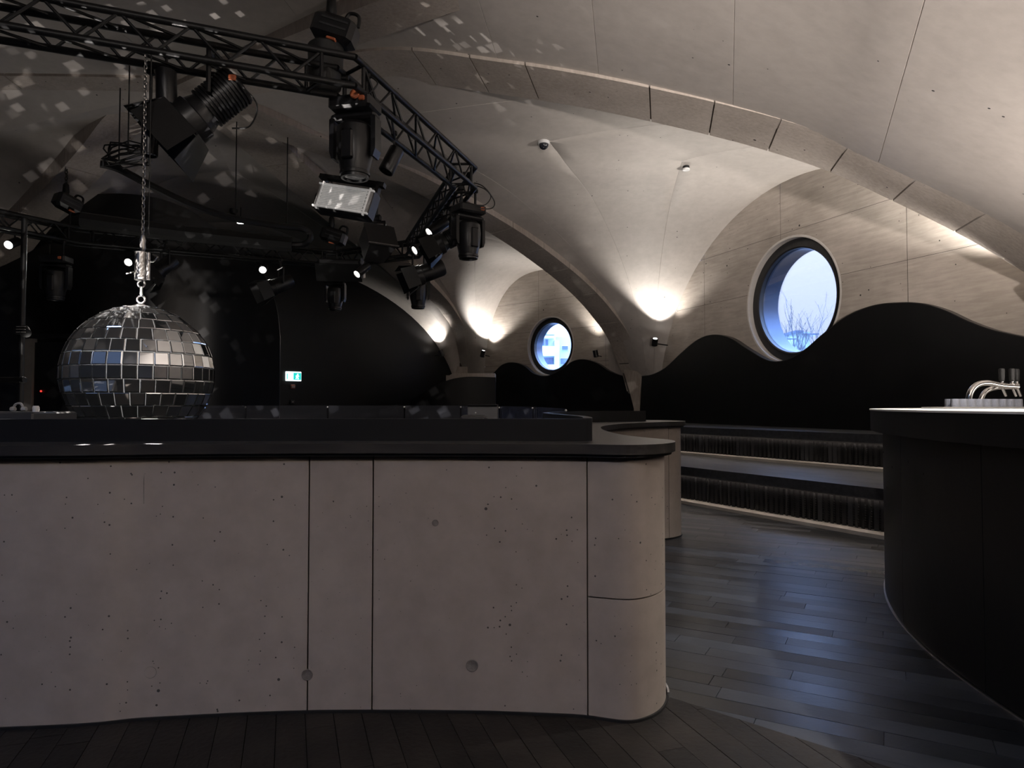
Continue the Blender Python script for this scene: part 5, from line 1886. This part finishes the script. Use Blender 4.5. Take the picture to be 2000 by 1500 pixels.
for x0, x1, y0, y1 in ((1057, 1063, 663, 675), (1065, 1071, 663, 675), (1060, 1082, 698, 712), (1050, 1068, 640, 653), (1040, 1048, 640, 653)):
    f = bx(x0, y0, x1, y1, YB - .1, .1, M['facade2'], 'window', bld)
    bx(x0 + .8, y0 + .8, x1 - .8, y1 - .8, YB - .16, .05, M['dkglass'], 'pane', f)
for x0, x1, y0, y1 in ((1097, 1110, 675, 684), (1094, 1114, 699, 712)):
    f = bx(x0, y0, x1, y1, YB + .85, .1, M['parapet'], 'window', bld)
    bx(x0 + .8, y0 + .8, x1 - .8, y1 - .8, YB + .78, .05, M['dkglass'], 'pane', f)
# shed roof structure behind the tree at the large window
YG = 45.0
gal = thing('rooftop_structure', (at(1565, 790, YG).x, YG, 0), 'grey rooftop house with railings seen low in the large round window', 'building')
bx(1480, 683, 1660, 832, YG, 6, M['facade'], 'wall', gal)
bx(1480, 676, 1660, 684, YG - .8, .8, M['facade2'], 'roof_edge', gal)
bx(1556, 648, 1582, 676, YG - .5, 3, M['facade2'], 'roof_house', gal)
bx(1554, 645, 1570, 650, YG - .7, 3.2, M['dkglass'], 'roof_cap', gal)
bx(1570, 651, 1600, 654, YG - .7, 3.2, M['dkglass'], 'roof_cap', gal)
bx(1500, 661, 1556, 663, YG - .7, .15, M['dkglass'], 'rail', gal)
for px in (1505, 1520, 1535, 1550, 1600, 1615):
    bx(px, 661, px + 1.5, 677, YG - .7, .12, M['dkglass'], 'rail_post', gal)
bx(1525, 690, 1545, 700, YG - .1, .1, M['dkglass'], 'window', gal)
bx(1585, 690, 1610, 700, YG - .1, .1, M['dkglass'], 'window', gal)
# bare tree
YT = 34.0
tb = at(1568, 740, YT)
tree = thing('bare_tree', (tb.x, YT, 0), 'leafless winter tree seen through the large round window', 'tree')
random.seed(11)
tr = MB(); twigs = MB()
def branch(p, d, ln, r, depth):
    n = 4
    pts = [p]
    q = p
    for i in range(n):
        d = (d + V((random.uniform(-.14, .14), random.uniform(-.14, .14), random.uniform(-.02, .12)))).normalized()
        q = q + d * (ln / n)
        pts.append(q)
    (tr if depth < 2 else twigs).tube(pts, r, 5)
    if depth >= 4: return
    for k in range(3 if depth < 3 else 2):
        t = random.choice(pts[2:])
        nd = (d + V((random.uniform(-.8, .8), random.uniform(-.8, .8), random.uniform(.0, .5)))).normalized()
        branch(t, nd, ln * random.uniform(.55, .75), r * .55, depth + 1)
branch(V((tb.x, YT, 0)), V((0, 0, 1)), 2.6, .07, 0)
for k in range(10):
    an = k * 2.4
    branch(V((tb.x, YT, 1.3 + .16 * k)), V((math.cos(an) * .75, math.sin(an) * .5, 1)).normalized(), 1.9 + .06 * (k % 4), .032, 1)
tr.build('trunk', M['bark'], tree, smooth=True)
tag(twigs.build('twigs', M['bark'], tree), kind='stuff')
random.seed(7)
